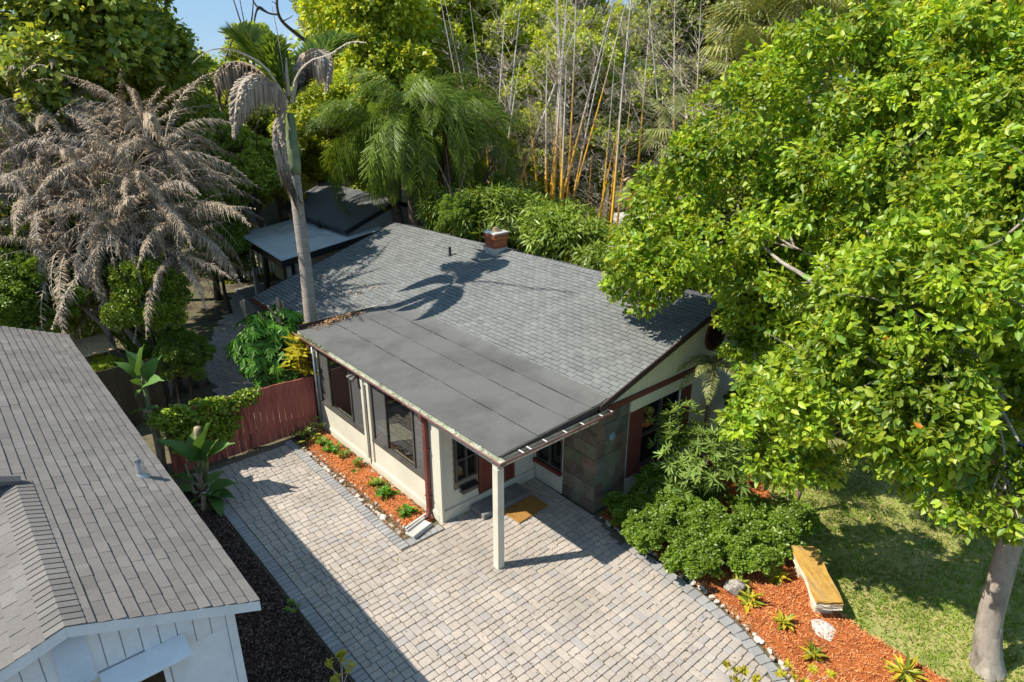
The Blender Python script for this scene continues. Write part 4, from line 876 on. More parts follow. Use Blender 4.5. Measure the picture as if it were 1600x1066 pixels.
for i in range(9): MB().box((9.15+i*.16,26.9,.3),(9.24+i*.16,26.93,2.3)).build('picket', MAT['white'], fence_w)
MB().box((9.1,26.94,2.1),(10.6,26.97,2.2)).build('rail', MAT['white'], fence_w)
# house with dark roof behind the patio
def plain_house(name, label, x0, x1, y0, y1, eave, ridge, wallm, roofm, axis='y', over=.3):
    h = thing(name, label, 'house', ((x0+x1)/2,(y0+y1)/2,0)); xm, ym = (x0+x1)/2, (y0+y1)/2; m = MB()
    if axis == 'y':
        m.prism([(x0,y0,0),(x1,y0,0),(x1,y0,eave),(xm,y0,ridge-.1),(x0,y0,eave)], (0,y1-y0,0)); m.build('wall', wallm, h); sl = (ridge-eave)/(xm-x0); ze = eave-over*sl
        m = MB(); m.prism([(x0-over,y0-over,ze),(xm,y0-over,ridge),(xm,y0-over,ridge+.09),(x0-over,y0-over,ze+.09)], (0,y1-y0+2*over,0)); m.prism([(xm+.001,y0-over,ridge),(x1+over,y0-over,ze),(x1+over,y0-over,ze+.09),(xm+.001,y0-over,ridge+.09)], (0,y1-y0+2*over,0)); m.build('roof', roofm, h)
        rake([(x0-over,y0-over-.034,ze+.085),(xm,y0-over-.034,ridge+.085)], h, MAT['black'], .16); rake([(xm+.002,y0-over-.034,ridge+.085),(x1+over,y0-over-.034,ze+.085)], h, MAT['black'], .16); MB().box((x0-over-.04,y0-over,ze-.1),(x0-over-.002,y1+over,ze+.08)).build('eave_board', MAT['black'], h)
    else:
        m.prism([(x0,y0,0),(x0,y1,0),(x0,y1,eave),(x0,ym,ridge-.1),(x0,y0,eave)], (x1-x0,0,0)); m.build('wall', wallm, h); sl = (ridge-eave)/(ym-y0); ze = eave-over*sl
        m = MB(); m.prism([(x0-over,y0-over,ze),(x0-over,ym,ridge),(x0-over,ym,ridge+.09),(x0-over,y0-over,ze+.09)], (x1-x0+2*over,0,0)); m.prism([(x0-over,ym+.001,ridge),(x0-over,y1+over,ze),(x0-over,y1+over,ze+.09),(x0-over,ym+.001,ridge+.09)], (x1-x0+2*over,0,0)); m.build('roof', roofm, h)
    for k in range(2):
        q = MB(); q.box((x0-.03,y0+.8+k*1.6,1.0),(x0-.002,y0+1.5+k*1.6,1.9)); fr = q.build('window', MAT['white'], h); pane(MB().box((x0-.036,y0+.87+k*1.6,1.07),(x0-.031,y0+1.43+k*1.6,1.83)).build('pane', MAT['darkglass']), fr)
    return h
plain_house('rear_house', 'house with dark blue grey shingle roof behind the patio cover', 10.6, 14.0, 26.4, 30.0, 2.3, 3.35, MAT['olive_wall'], MAT['rear_shingle'])
plain_house('distant_house', 'small olive walled house with terracotta roof behind the dark roof', 10.8, 16.5, 34.5, 38.0, 2.6, 3.5, MAT['olive_wall'], MAT['terracotta'])
plain_house('distant_house', 'distant house with pale roof glimpsed behind the palm trunk', 17.5, 23.0, 37.0, 42.0, 4.9, 6.1, MAT['olive_wall'], MAT['patio_roof'])
plain_house('distant_house', 'long tan roofed house glimpsed through the bamboo stems', 31.0, 40.0, 20.5, 25.5, 2.1, 3.3, MAT['rust_fence'], MAT['plywood'])
sf = thing('rust_fence', 'rust orange board fence glimpsed beside the bamboo stems', 'fence', (28,19,0))
c0, c1 = at(985,340,33), at(1075,345,31)
for i in range(22):
    p = c0 + (c1-c0)*i/22; q = c0 + (c1-c0)*(i+.9)/22; b = MB(); b.prism([(p[0],p[1],0),(q[0],q[1],0),(q[0],q[1],2.0),(p[0],p[1],2.0)], (.03,.03,0)); b.build('board', MAT['rust_fence'], sf)
ss = thing('shed', 'low shed with pale grey flat roof between bamboo stems and the bright tree', 'shed', tuple(at(1000,350,28)*np.array([1,1,0]))); c0 = at(990,348,28); 
m = MB(); m.prism([(c0[0]-1.2,c0[1]-.6,2.15),(c0[0]+1.8,c0[1]-2.0,2.15),(c0[0]+3.0,c0[1]+.2,2.3),(c0[0]+.2,c0[1]+1.6,2.3)], (0,0,.08)); m.build('roof', MAT['concrete'], ss)
m = MB(); m.prism([(c0[0]-1.0,c0[1]-.5,0),(c0[0]+1.7,c0[1]-1.8,0),(c0[0]+2.8,c0[1]+.2,0),(c0[0]+.2,c0[1]+1.4,0)], (0,0,2.14)); m.build('wall', MAT['olive_wall'], ss)
# parked car half hidden by the near tree
cp = at(1572,585,17.0); car = thing('parked_car', 'dark parked car half hidden behind the bent grey tree trunk', 'car', (cp[0],cp[1],0)); mt = Matrix.Translation((cp[0],cp[1],-.02)) @ Matrix.Rotation(R(80),4,'Z')
def carpart(name, mb, mat, par=car, sm=False, bv=0):
    mb.v = [tuple(mt @ Vector(v)) for v in mb.v]; return mb.build(name, mat, par, smooth=sm, bevel=bv)
body = carpart('body', MB().prism([(-2.2,-.9,.3),(2.2,-.9,.3),(2.25,-.9,.75),(1.2,-.9,.95),(-2.1,-.9,1.0),(-2.25,-.9,.7)], (0,1.8,0)), MAT['car_paint'], bv=.05)
carpart('cabin', MB().prism([(-1.9,-.78,.99),(1.0,-.78,.95),(.35,-.72,1.48),(-1.3,-.72,1.5)], (0,1.5,0)), MAT['car_glass'], bv=.04)
carpart('roof', MB().box((-1.25,-.7,1.49),(.32,.7,1.54)), MAT['car_paint'], bv=.02)
for x in (-1.4,1.4):
    for y in (-.92,.92):
        wh = carpart('wheel', MB().tube([(x,y-.1,.33),(x,y+.1,.33)], .33, 18), MAT['rubber']); carpart('rim', MB().tube([(x,y-.105,.33),(x,y+.105,.33)], .2, 14), MAT['steel'], wh)
for y in (-.6,.6): carpart('headlight', MB().box((2.2,y-.2,.6),(2.27,y+.2,.72)), MAT['metal'])
for y in (-.6,.6): carpart('tail_light', MB().box((-2.27,y-.2,.72),(-2.2,y+.2,.86)), MAT['dark_red'])

# ------------------------------------------------------------------ vegetation builders
def unitv(v): return v/np.maximum(np.linalg.norm(v, axis=-1, keepdims=True), 1e-9)
def leaf_arrays(c, n, t, l, w, style='oval', fold=.25):
    """leaves: c base (n,3), n blade normal, t direction, l length, w half width"""
    t = unitv(t); n = unitv(n - t*np.sum(n*t, 1, keepdims=True)); s = np.cross(n, t); k = len(c)
    l = np.broadcast_to(np.asarray(l, float), (k,))[:,None]; w = np.broadcast_to(np.asarray(w, float), (k,))[:,None]
    if style == 'diamond':
        V = np.stack([c, c+t*l*.45+s*w+n*w*fold, c+t*l, c+t*l*.45-s*w+n*w*fold], 1).reshape(-1,3); i = np.arange(k)[:,None]*4
        return V, [i+np.array([0,1,2]), i+np.array([0,2,3])]
    V = np.stack([c, c+t*l*.28+s*w*.9+n*w*fold, c+t*l*.65+s*w*.75+n*w*fold*.6-n*l*.03, c+t*l-n*l*.10, c+t*l*.65-s*w*.75+n*w*fold*.6-n*l*.03, c+t*l*.28-s*w*.9+n*w*fold], 1).reshape(-1,3)
    i = np.arange(k)[:,None]*6
    return V, [i+np.array([0,1,2,3]), i+np.array([0,3,4,5])]
def rdir(r, k, up=0.0):
    d = r.normal(size=(k,3)); d[:,2] += up; return unitv(d)
def cloud(lobes, n, l, w, seed, clump=.36, per=14, style='oval', up=.35, spread=.75, shell=.86, droop=.25, deep=.12, minz=None):
    """leaves gathered in clumps over the shell of each lobe (cx,cy,cz,rx,ry,rz), gaps between the clumps"""
    r = np.random.default_rng(seed); lob = np.array([(*b[:3], *(b[3:] if len(b) > 4 else (b[3],)*3)) for b in lobes], float)
    wt = (lob[:,3]*lob[:,4]+lob[:,3]*lob[:,5]+lob[:,4]*lob[:,5]); wt /= wt.sum(); C, N = [], []
    for b, q in zip(lob, wt):
        k = max(8, int(n*q)); m = per; dirs = rdir(r, m, .25); cc = dirs*b[3:6]*shell*r.uniform(.78,1.06,(m,1)); cr = b[3:6].mean()*clump*r.uniform(.6,1.25,m)
        j = r.integers(0, m, k); dd = rdir(r, k, .35); rad = cr[j]*r.uniform(.25,1,k)**.5
        p = cc[j] + dd*rad[:,None]; nn = unitv(dd*.55 + dirs[j]*.55)
        q2 = int(k*deep); p[:q2] = rdir(r, q2)*b[3:6]*r.uniform(.2,.8,(q2,1)); C.append(p + b[:3]); N.append(nn)
    C = np.concatenate(C); N = np.concatenate(N); k = len(C)
    nrm = unitv(N*.6 + np.array([0,0,up]) + r.normal(size=(k,3))*spread*.5); t = unitv(np.cross(nrm, r.normal(size=(k,3)))*.65 + N*.7 - np.array([0,0,droop]))
    ll = l*r.uniform(.5,1.35,k); V, F = leaf_arrays(C, nrm, t, ll, ll*(w/l), style)
    return V, F, C
def whorls(C, N, k, l, w, seed, open_=.6, style='oval', droop=.2):
    """rosettes of k leaves at points C facing N"""
    r = np.random.default_rng(seed); n = len(C); a = unitv(np.cross(N, r.normal(size=(n,3)))); b = np.cross(N, a)
    Cs, Ns, Ts = [], [], []
    for i in range(k):
        q = 2*math.pi*i/k + r.uniform(-.3,.3,n); out = a*np.cos(q)[:,None] + b*np.sin(q)[:,None]; e = np.clip(r.normal(open_, .2, n), .05, 1.5)[:,None]
        t = unitv(out*e + N*(1-e*.6) - np.array([0,0,droop])); Cs.append(C + t*l*.05); Ts.append(t); Ns.append(unitv(N + out*.2 + r.normal(size=(n,3))*.15))
    c = np.concatenate(Cs); L_ = l*r.uniform(.7,1.2,len(c)); return leaf_arrays(c, np.concatenate(Ns), np.concatenate(Ts), L_, L_*(w/l), style)
def join(parts):
    V = []; F = {}; o = 0
    for v, fs in parts:
        V.append(v)
        for f in fs: F.setdefault(f.shape[1], []).append(f+o)
        o += len(v)
    return np.concatenate(V), [np.concatenate(x) for x in F.values()]

def frond_arrays(pts, n, ll, w, seed, droop=.5, fwd=.55, taper=True, rach=.02, ragged=0.0, plane=None, planes=1, updown=0.0, start=.12):
    """a feather frond along a curve: rachis plus two rows of narrow leaflets (planes>1: plumose)"""
    r = np.random.default_rng(seed); P = np.array([tuple(p) for p in bspline(pts, 24)]); T = unitv(np.gradient(P, axis=0))
    u = r.uniform(start, 1, n); u.sort(); x = u*23; i = np.minimum(x.astype(int), 22); f = (x-i)[:,None]
    c = P[i]*(1-f)+P[i+1]*f; t = unitv(T[i]*(1-f)+T[i+1]*f); up = np.array([0,0,1.0]) if plane is None else np.array(plane, float)
    s = unitv(np.cross(t, up)); nn = np.cross(s, t); side = np.where(np.arange(n)%2, 1, -1)[:,None]*1.0
    ang = r.normal(0, .12, n)[:,None] if planes == 1 else r.uniform(-.9,.9,n)[:,None]
    prof = np.sin(np.clip(u*1.02, 0, 1)*math.pi*.86+.32)*(1 if taper else 1); L_ = (ll*np.clip(prof, .18, 1)*r.uniform(.75,1.1,n))[:,None]
    if ragged: L_ *= r.uniform(1-ragged, 1, (n,1))
    d0 = unitv(s*side*np.cos(ang) + nn*np.sin(ang) + t*fwd*r.uniform(.7,1.3,(n,1)) + nn*updown); dz = np.array([0,0,-1.0]); W = (np.cross(d0, nn)); W = unitv(W)*w
    p1 = c + d0*L_*.5 + dz*L_*droop*.18; p2 = c + d0*L_*.85*(1-.35*droop) + dz*L_*droop*.75
    V = np.stack([c-W*.5, c+W*.5, p1+W, p1-W, p2], 1).reshape(-1,3); q = np.arange(n)[:,None]*5
    Fq, Ft = q+np.array([0,1,2,3]), q+np.array([3,2,4])
    m = MB(); m.tube([tuple(p) for p in P[::2]], [rach*(1-.8*k/11) for k in range(12)], 4); fv = np.array([tuple(v) for v in m.v]); 
    f4 = np.array([f for f in m.f if len(f) == 4 ])
    return join([(V, [Fq, Ft]), (fv, [f4])])
def arc(L_, e0, bend, n=6, side=0.0):
    """planar arc in x,z: length, start elevation, total bend"""
    pts = [(0,0,0)]; x = z = y = 0
    for i in range(n):
        e = e0 - bend*(i+.5)/n; x += math.cos(e)*L_/n; z += math.sin(e)*L_/n; y += side*L_/n*(i/n); pts.append((x,y,z))
    return pts
def limb_mesh(name, limbs, mat, n=8):
    m = MB()
    for pts, r0, r1 in limbs:
        q = bspline(pts, max(4, len(pts)*3)); k = len(q); m.tube(q, [r0+(r1-r0)*(i/(k-1))**.8 for i in range(k)], n)
    return m.mesh(name, mat, smooth=True)

# ------------------------------------------------------------------ background trees
def crown_variant(seed, nl, n, leaf, w, flat=.85, style='diamond', clump=.36, per=16, open_=1.0):
    r = random.Random(seed); lob = [(0,0,.05,.62,.62,.55)]
    for i in range(nl):
        a = r.uniform(0,6.28); e = r.uniform(-.75,1.3); rad = r.uniform(.5,.78)*open_; lob.append((math.cos(a)*math.cos(e)*rad, math.sin(a)*math.cos(e)*rad, math.sin(e)*rad*flat, *(r.uniform(.22,.42),)*2, r.uniform(.18,.33)))
    lob = [tuple(c*3.5 for c in b) for b in lob]
    V, F, C = cloud(lob, n, leaf, w, seed, clump=clump, per=per, style=style, deep=.1); return np_mesh('crown', V, F, MAT['l_mid'], True)
CR = [crown_variant(31, 18, 50000, .19, .06, per=24, clump=.3), crown_variant(32, 22, 50000, .18, .058, per=24, clump=.3), crown_variant(33, 16, 44000, .20, .065, per=22, clump=.32), crown_variant(34, 26, 36000, .18, .055, open_=1.15, clump=.38, per=14), crown_variant(35, 20, 50000, .17, .055, flat=1.1, per=24, clump=.3)]
def trunk_variant(seed):
    r = random.Random(seed); L_ = [([(0,0,-4.2),(r.uniform(-.2,.2),r.uniform(-.2,.2),-2),(r.uniform(-.3,.3),r.uniform(-.3,.3),.6)], .24, .10)]
    for i in range(9):
        a = r.uniform(0,6.28); z = r.uniform(-1.8,.3); q = r.uniform(1.4,2.9); L_.append(([(0,0,z),(math.cos(a)*q*.5,math.sin(a)*q*.5,z+r.uniform(.5,1.1)),(math.cos(a)*q,math.sin(a)*q,z+r.uniform(.9,2.4))], .10, .025))
    return limb_mesh('trunk', L_, MAT['bark_dark'], 6)
TRK = [trunk_variant(s) for s in (1,2,3)]
def tree(name, label, px, py, D, r, var, mat, rz_=1.0, cat='tree', group='trees behind the house', z=None):
    """crown centre at a photo pixel and distance; crown radius r metres (vertical factor rz_)"""
    c = at(px, py, D); s = r/3.5; h = c[2] if z is None else z
    t = thing(name, label, cat, (c[0], c[1], 0), group)
    k = link('crown', CR[var], mtx=Matrix.Translation((c[0],c[1],h)) @ Matrix.Rotation(U(0,6.28),4,'Z') @ Matrix.Diagonal((s,s,s*rz_,1))); setparent(k, t); k['kind'] = 'stuff'; slotmat(k, MAT[mat])
    zs = max((h-.0)/4.2, .3); k = link('trunk', TRK[var % 3], mtx=Matrix.Translation((c[0],c[1],h)) @ Matrix.Rotation(U(0,6.28),4,'Z') @ Matrix.Diagonal((s,s,zs,1))); setparent(k, t)
    return t
OAK = 'live_oak'
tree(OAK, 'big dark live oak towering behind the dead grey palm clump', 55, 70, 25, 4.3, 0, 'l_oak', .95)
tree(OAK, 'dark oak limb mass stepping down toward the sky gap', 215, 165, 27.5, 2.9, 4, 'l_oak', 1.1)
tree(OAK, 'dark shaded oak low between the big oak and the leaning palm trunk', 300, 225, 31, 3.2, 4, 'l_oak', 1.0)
tree('broadleaf_tree', 'mid green tree under the sky gap beyond the big oak', 290, 165, 34, 3.0, 3, 'l_mid', .8)
tree('broadleaf_tree', 'dark flat topped tree standing alone in the sky gap', 392, 72, 48, 2.1, 0, 'l_mid', .75)
tree('broadleaf_tree', 'green tree behind the brown drooping palm fronds', 405, 195, 33, 3.0, 2, 'l_mid', .9)
tree('broadleaf_tree', 'low dense tree under the brown palm fronds', 390, 260, 27, 2.0, 1, 'l_mid', .9)
tree('broadleaf_tree', 'tall bright green tree right behind the feathery queen palms', 600, 90, 31, 3.9, 1, 'l_bright', 1.05)
tree('broadleaf_tree', 'dark olive tree with a bare crooked branch beside the sky gap', 560, 25, 37, 3.0, 3, 'l_grey', .9)
tree('broadleaf_tree', 'bright low tree behind the leaning palm crown', 520, 200, 30, 2.6, 4, 'l_bright', .9)
tree('broadleaf_tree', 'leafy yellow green tree above the queen palm fronds', 545, 110, 34, 3.0, 0, 'l_bright', .95)
tree('broadleaf_tree', 'mid green tree behind the first pale bamboo stems', 730, 60, 35, 3.6, 2, 'l_bright', .9)
tree('broadleaf_tree', 'bright bushy tree behind the thickest bamboo stems', 800, 130, 34, 3.4, 4, 'l_bright', 1.0)
tree('broadleaf_tree', 'leafy tree low behind the yellow bamboo stems', 860, 200, 32, 3.0, 1, 'l_mid', .9)
tree('broadleaf_tree', 'tall green tree reaching the top behind the bamboo', 870, 20, 38, 3.2, 0, 'l_mid', 1.0)
tree('broadleaf_tree', 'grey green open tree at the narrow blue sky gap', 1035, 75, 42, 3.2, 3, 'l_grey', 1.0)
tree('broadleaf_tree', 'dense dark tree behind the lone thin bamboo stems', 1050, 160, 36, 3.8, 1, 'l_grey', 1.0)
tree('broadleaf_tree', 'tall grey green tree beside the fan palms', 1110, 30, 38, 4.2, 2, 'l_grey', 1.0)
tree('broadleaf_tree', 'shaded tree low behind the bamboo end', 960, 210, 36, 3.0, 0, 'l_mid', .9)
tree('broadleaf_tree', 'grey green tree behind the fan palm heads', 1240, 20, 36, 4.4, 0, 'l_grey', 1.0)
tree('broadleaf_tree', 'mid green tree beyond the bright near tree top', 1400, 10, 30, 4.0, 3, 'l_mid', 1.0)
tree('broadleaf_tree', 'open green tree behind the top of the bright near tree by the picture edge', 1560, 60, 27, 3.8, 3, 'l_mid', 1.0)
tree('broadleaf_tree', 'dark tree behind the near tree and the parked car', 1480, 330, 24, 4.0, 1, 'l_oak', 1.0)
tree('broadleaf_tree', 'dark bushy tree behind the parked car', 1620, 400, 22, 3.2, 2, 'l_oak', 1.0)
tree('broadleaf_tree', 'shaded tree behind the far end of the house roof', 1200, 300, 27, 3.4, 4, 'l_mid', 1.0)
tree('broadleaf_tree', 'dense tree between the fan palms and the roof end', 1110, 330, 25, 2.4, 1, 'l_mid', .9)
tree('broadleaf_tree', 'bright leafy tree filling the gap behind the yellow bamboo stems', 905, 120, 31, 2.8, 4, 'l_bright', 1.0)
tree('broadleaf_tree', 'mid green bushy tree low behind the lone bamboo stems', 1000, 190, 31, 2.7, 0, 'l_mid', 1.0)
tree('broadleaf_tree', 'fresh green tree low behind the grey bamboo stems', 820, 235, 30, 2.3, 1, 'l_bright', .9)
# shrubs low in the back garden
SHR = 'shrubs in the back garden'
for lab, px, py, D, r, v, m, q in (
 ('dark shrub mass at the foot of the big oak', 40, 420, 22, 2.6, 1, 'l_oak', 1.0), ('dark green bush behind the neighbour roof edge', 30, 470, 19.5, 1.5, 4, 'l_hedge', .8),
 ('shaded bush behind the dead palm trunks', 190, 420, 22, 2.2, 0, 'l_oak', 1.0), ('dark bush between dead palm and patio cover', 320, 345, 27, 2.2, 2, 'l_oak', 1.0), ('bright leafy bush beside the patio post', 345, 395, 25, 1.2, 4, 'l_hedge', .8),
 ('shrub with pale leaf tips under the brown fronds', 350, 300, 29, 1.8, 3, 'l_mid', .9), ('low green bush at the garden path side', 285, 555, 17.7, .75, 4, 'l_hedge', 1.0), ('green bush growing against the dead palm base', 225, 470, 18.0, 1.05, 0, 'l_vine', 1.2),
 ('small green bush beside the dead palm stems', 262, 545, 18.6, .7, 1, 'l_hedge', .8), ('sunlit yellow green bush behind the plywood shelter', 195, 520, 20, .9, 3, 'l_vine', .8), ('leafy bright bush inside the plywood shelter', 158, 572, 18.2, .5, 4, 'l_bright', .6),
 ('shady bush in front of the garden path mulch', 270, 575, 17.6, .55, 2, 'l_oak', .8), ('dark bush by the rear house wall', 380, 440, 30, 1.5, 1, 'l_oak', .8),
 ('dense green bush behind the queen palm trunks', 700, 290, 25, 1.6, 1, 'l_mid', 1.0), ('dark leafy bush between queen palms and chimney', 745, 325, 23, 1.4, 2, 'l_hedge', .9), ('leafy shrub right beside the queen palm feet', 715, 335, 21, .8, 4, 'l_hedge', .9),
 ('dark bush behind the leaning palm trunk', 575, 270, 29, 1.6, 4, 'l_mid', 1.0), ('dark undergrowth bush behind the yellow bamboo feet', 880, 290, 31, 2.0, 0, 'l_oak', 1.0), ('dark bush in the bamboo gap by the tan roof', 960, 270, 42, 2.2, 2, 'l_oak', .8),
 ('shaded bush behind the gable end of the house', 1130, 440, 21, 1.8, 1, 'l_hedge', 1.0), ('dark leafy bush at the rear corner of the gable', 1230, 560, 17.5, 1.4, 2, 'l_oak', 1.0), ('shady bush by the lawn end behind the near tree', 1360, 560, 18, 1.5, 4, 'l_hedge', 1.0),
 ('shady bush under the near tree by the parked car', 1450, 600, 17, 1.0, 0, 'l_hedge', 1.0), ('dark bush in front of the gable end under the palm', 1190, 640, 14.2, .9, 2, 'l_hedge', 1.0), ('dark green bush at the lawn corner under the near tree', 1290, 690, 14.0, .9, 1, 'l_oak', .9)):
    tree('shrub', lab, px, py, D, r, v, m, q, 'shrub', SHR)
tree('yellow_conifer', 'yellow feathery conifer beside the palm trunk over the dark roof', 432, 280, 27.5, 1.15, 4, 'l_yellow', 1.15, 'conifer', 'yellow conifers')
tree('yellow_conifer', 'yellow green conifer between the leaning palm and the queen palms', 500, 262, 31, 1.7, 2, 'l_yellow', .9, 'conifer', 'yellow conifers')
# bare crooked branch above the sky gap
tb = thing('bare_branch_tree', 'bare crooked dark branches reaching into the sky gap beside the palm', 'tree', tuple(at(470,60,36)*np.array([1,1,0])))
def px3(L_, D): return [tuple(at(a,b,D)) for a,b in L_]
setparent(link('trunk', limb_mesh('trunk', [([*px3([(520,420),(515,200),(500,80)],36)], .18, .12), (px3([(500,80),(462,52),(440,32),(433,12),(433,-15)],36), .10, .05), (px3([(437,22),(425,22),(410,16),(398,6),(392,-10)],36), .05, .03), (px3([(434,12),(430,5),(424,2)],36), .03, .012), (px3([(440,34),(452,28),(458,24)],36), .03, .012)], MAT['bark_dark'], 6)), tb)
# far-off wood
V = []; parts = []
r = np.random.default_rng(77)
lob = []
for i in range(150):
    a = r.uniform(-.45, 1.75); D = r.uniform(50, 74); x, y = math.sin(a)*D, math.cos(a)*D; px = 800 + 1151*math.tan(a-AZ) if abs(a-AZ) < 1.4 else 9999
    h = 8.7 if 190 < px < 520 or 925 < px < 1000 else r.uniform(10.5, 14.5); rr = r.uniform(2.4, 4.0); lob.append((x, y, h-rr, rr, rr, rr)); lob.append((x+r.uniform(-2,2), y+r.uniform(-2,2), h*.45, rr*1.1, rr*1.1, h*.45))
V, F, C = cloud(lob, 95000, .62, .22, 5, clump=.4, per=12, style='diamond', deep=.2)
tag(link('far_wood', np_mesh('far_wood', V, F, MAT['l_mid'], True), kind='stuff'), 'far-off mass of green trees closing the horizon', 'wood')
# bamboo leaf mass along the back of the house
def bamboo_mass(name, label, spots, n, seed):
    lob = [(*at(px,py,D), r_, r_, r_*q) for px,py,D,r_,q in spots]; V, F, C = cloud(lob, n, .26, .028, seed, clump=.45, per=16, style='diamond', droop=.7, up=.2, spread=1.0)
    b = np.mean([l[:2] for l in lob], 0); t = thing(name, label, 'shrub', (b[0],b[1],0), 'low bamboo behind the roof ridge'); setparent(link('crown', np_mesh('crown', V, F, MAT['l_bamboo'], True), kind='stuff'), t)
    st = MB(); r = random.Random(seed)
    for l in lob:
        for k in range(9):
            x, y = l[0]+r.uniform(-.5,.5)*l[3], l[1]+r.uniform(-.5,.5)*l[3]; st.tube([(x,y,0),(x+r.uniform(-.2,.2),y+r.uniform(-.2,.2),l[2])], .015, 4)
    setparent(st.build('stems', MAT['culm'], None, kind='stuff'), t)
bamboo_mass('low_bamboo', 'bright low bamboo foliage just behind the chimney', [(700,330,22.5,.9,.8),(760,345,21,1.0,.8),(810,350,21,1.0,.9),(855,375,19.5,1.0,.8),(790,320,23,1.0,.8)], 17000, 41)
bamboo_mass('low_bamboo', 'bright low bamboo foliage along the middle of the roof ridge', [(890,385,19,1.0,.8),(930,400,18.5,1.0,.8),(900,360,21,.9,.8),(850,335,23,1.0,.8)], 15000, 42)
bamboo_mass('low_bamboo', 'bright low bamboo foliage between roof ridge and the near tree', [(970,415,18,1.0,.8),(1010,420,18,1.0,.9),(1050,410,18.5,1.1,.9),(990,390,20,.8,.7)], 14000, 43)

# ------------------------------------------------------------------ bamboo stems
def twigs_mesh(seed, z0, z1, n, L0, up=.9):
    r = np.random.default_rng(seed); P = []; 
    m = []; 
    def seg(a, b, w):
        d = b-a; s = unitv(np.cross(d, r.normal(size=3))[None])[0]*w; s2 = unitv(np.cross(d, s)[None])[0]*w; m.append((a,b,s,s2))
    for i in range(n):
        z = r.uniform(z0, z1); a = r.uniform(0,6.28); base = np.array([0,0,z])
        for k in range(r.integers(2,4)):
            a2 = a+r.normal(0,.5); L_ = L0*r.uniform(.4,1.1)*(1.15-.5*(z-z0)/(z1-z0)); d = np.array([math.cos(a2),math.sin(a2),up*r.uniform(.5,1.4)]); d /= np.linalg.norm(d); mid = base+d*L_*.55; d2 = d+np.array([0,0,-.25])+r.normal(0,.12,3); tip = mid+d2*L_*.5
            seg(base, mid, .009); seg(mid, tip, .006)
            for j in range(r.integers(2,5)):
                f = r.uniform(.3,1); q = base+(tip-base)*f; e = d+r.normal(0,.55,3); e /= np.linalg.norm(e); seg(q, q+e*L_*r.uniform(.12,.32), .0045)
    V = np.array([p for a,b,s,s2 in m for p in (a+s, a-s, b, a+s2, a-s2)]); i = np.arange(len(m))[:,None]*5
    return np_mesh('twigs', V, [i+np.array([0,1,2]), i+np.array([3,4,2])], MAT['twig'])
def culm_mesh(seed, H=11.0, r0=.062):
    m = MB(); r = random.Random(seed); bx, by = r.uniform(-.4,.4), r.uniform(-.4,.4); n = 26; pts = []; rad = []
    for i in range(n+1):
        t = i/n; z = t*H; pts.append((bx*t*t, by*t*t, z)); rad.append(r0*(1-.93*t**1.4))
    P2, R2 = [], []
    for i in range(n): 
        P2 += [pts[i], tuple(np.array(pts[i])+np.array([0,0,.03]))]; R2 += [rad[i]*1.18, rad[i]]
    P2.append(pts[-1]); R2.append(rad[-1]); m.tube(P2, R2, 6); return m.mesh('culm', MAT['culm'], True)
CUL = [culm_mesh(s) for s in (1,2,3)]; TW = [twigs_mesh(s, z0, 10.8, n, L_) for s, z0, n, L_ in ((1,3.8,34,1.6),(2,4.8,34,1.8),(3,2.6,36,1.3),(4,5.5,28,1.7))]
def culm(label, p0, p1, D, tw, H=11.0, D1=None, thick=1.0):
    """stem from the photo pixel where its foot shows to the one where it leaves the picture"""
    a, b = Vector(at(*p0, D)), Vector(at(*p1, D1 or D)); d = (b-a).normalized(); foot = a - d*(a.z/d.z); L_ = (b-foot).length*(1.04 if p1[1] < 10 else 1.22)
    t = thing('bamboo_stem', label, 'bamboo', foot, 'tall bamboo stems behind the roof')
    q = Vector((0,0,1)).rotation_difference(d).to_matrix().to_4x4(); s = L_/11.0
    o = link('culm', random.choice(CUL), mtx=Matrix.Translation(foot) @ q @ Matrix.Rotation(U(0,6.28),4,'Z') @ Matrix.Diagonal((thick,thick,s,1))); setparent(o, t)
    o = link('twigs', TW[tw], mtx=Matrix.Translation(foot) @ q @ Matrix.Rotation(U(0,6.28),4,'Z') @ Matrix.Diagonal((1,1,s,1))); setparent(o, t); o['kind'] = 'stuff'
G1 = 'bare pale bamboo stem among the grey stems left of the yellow clump'.replace(' left of', ' beside')
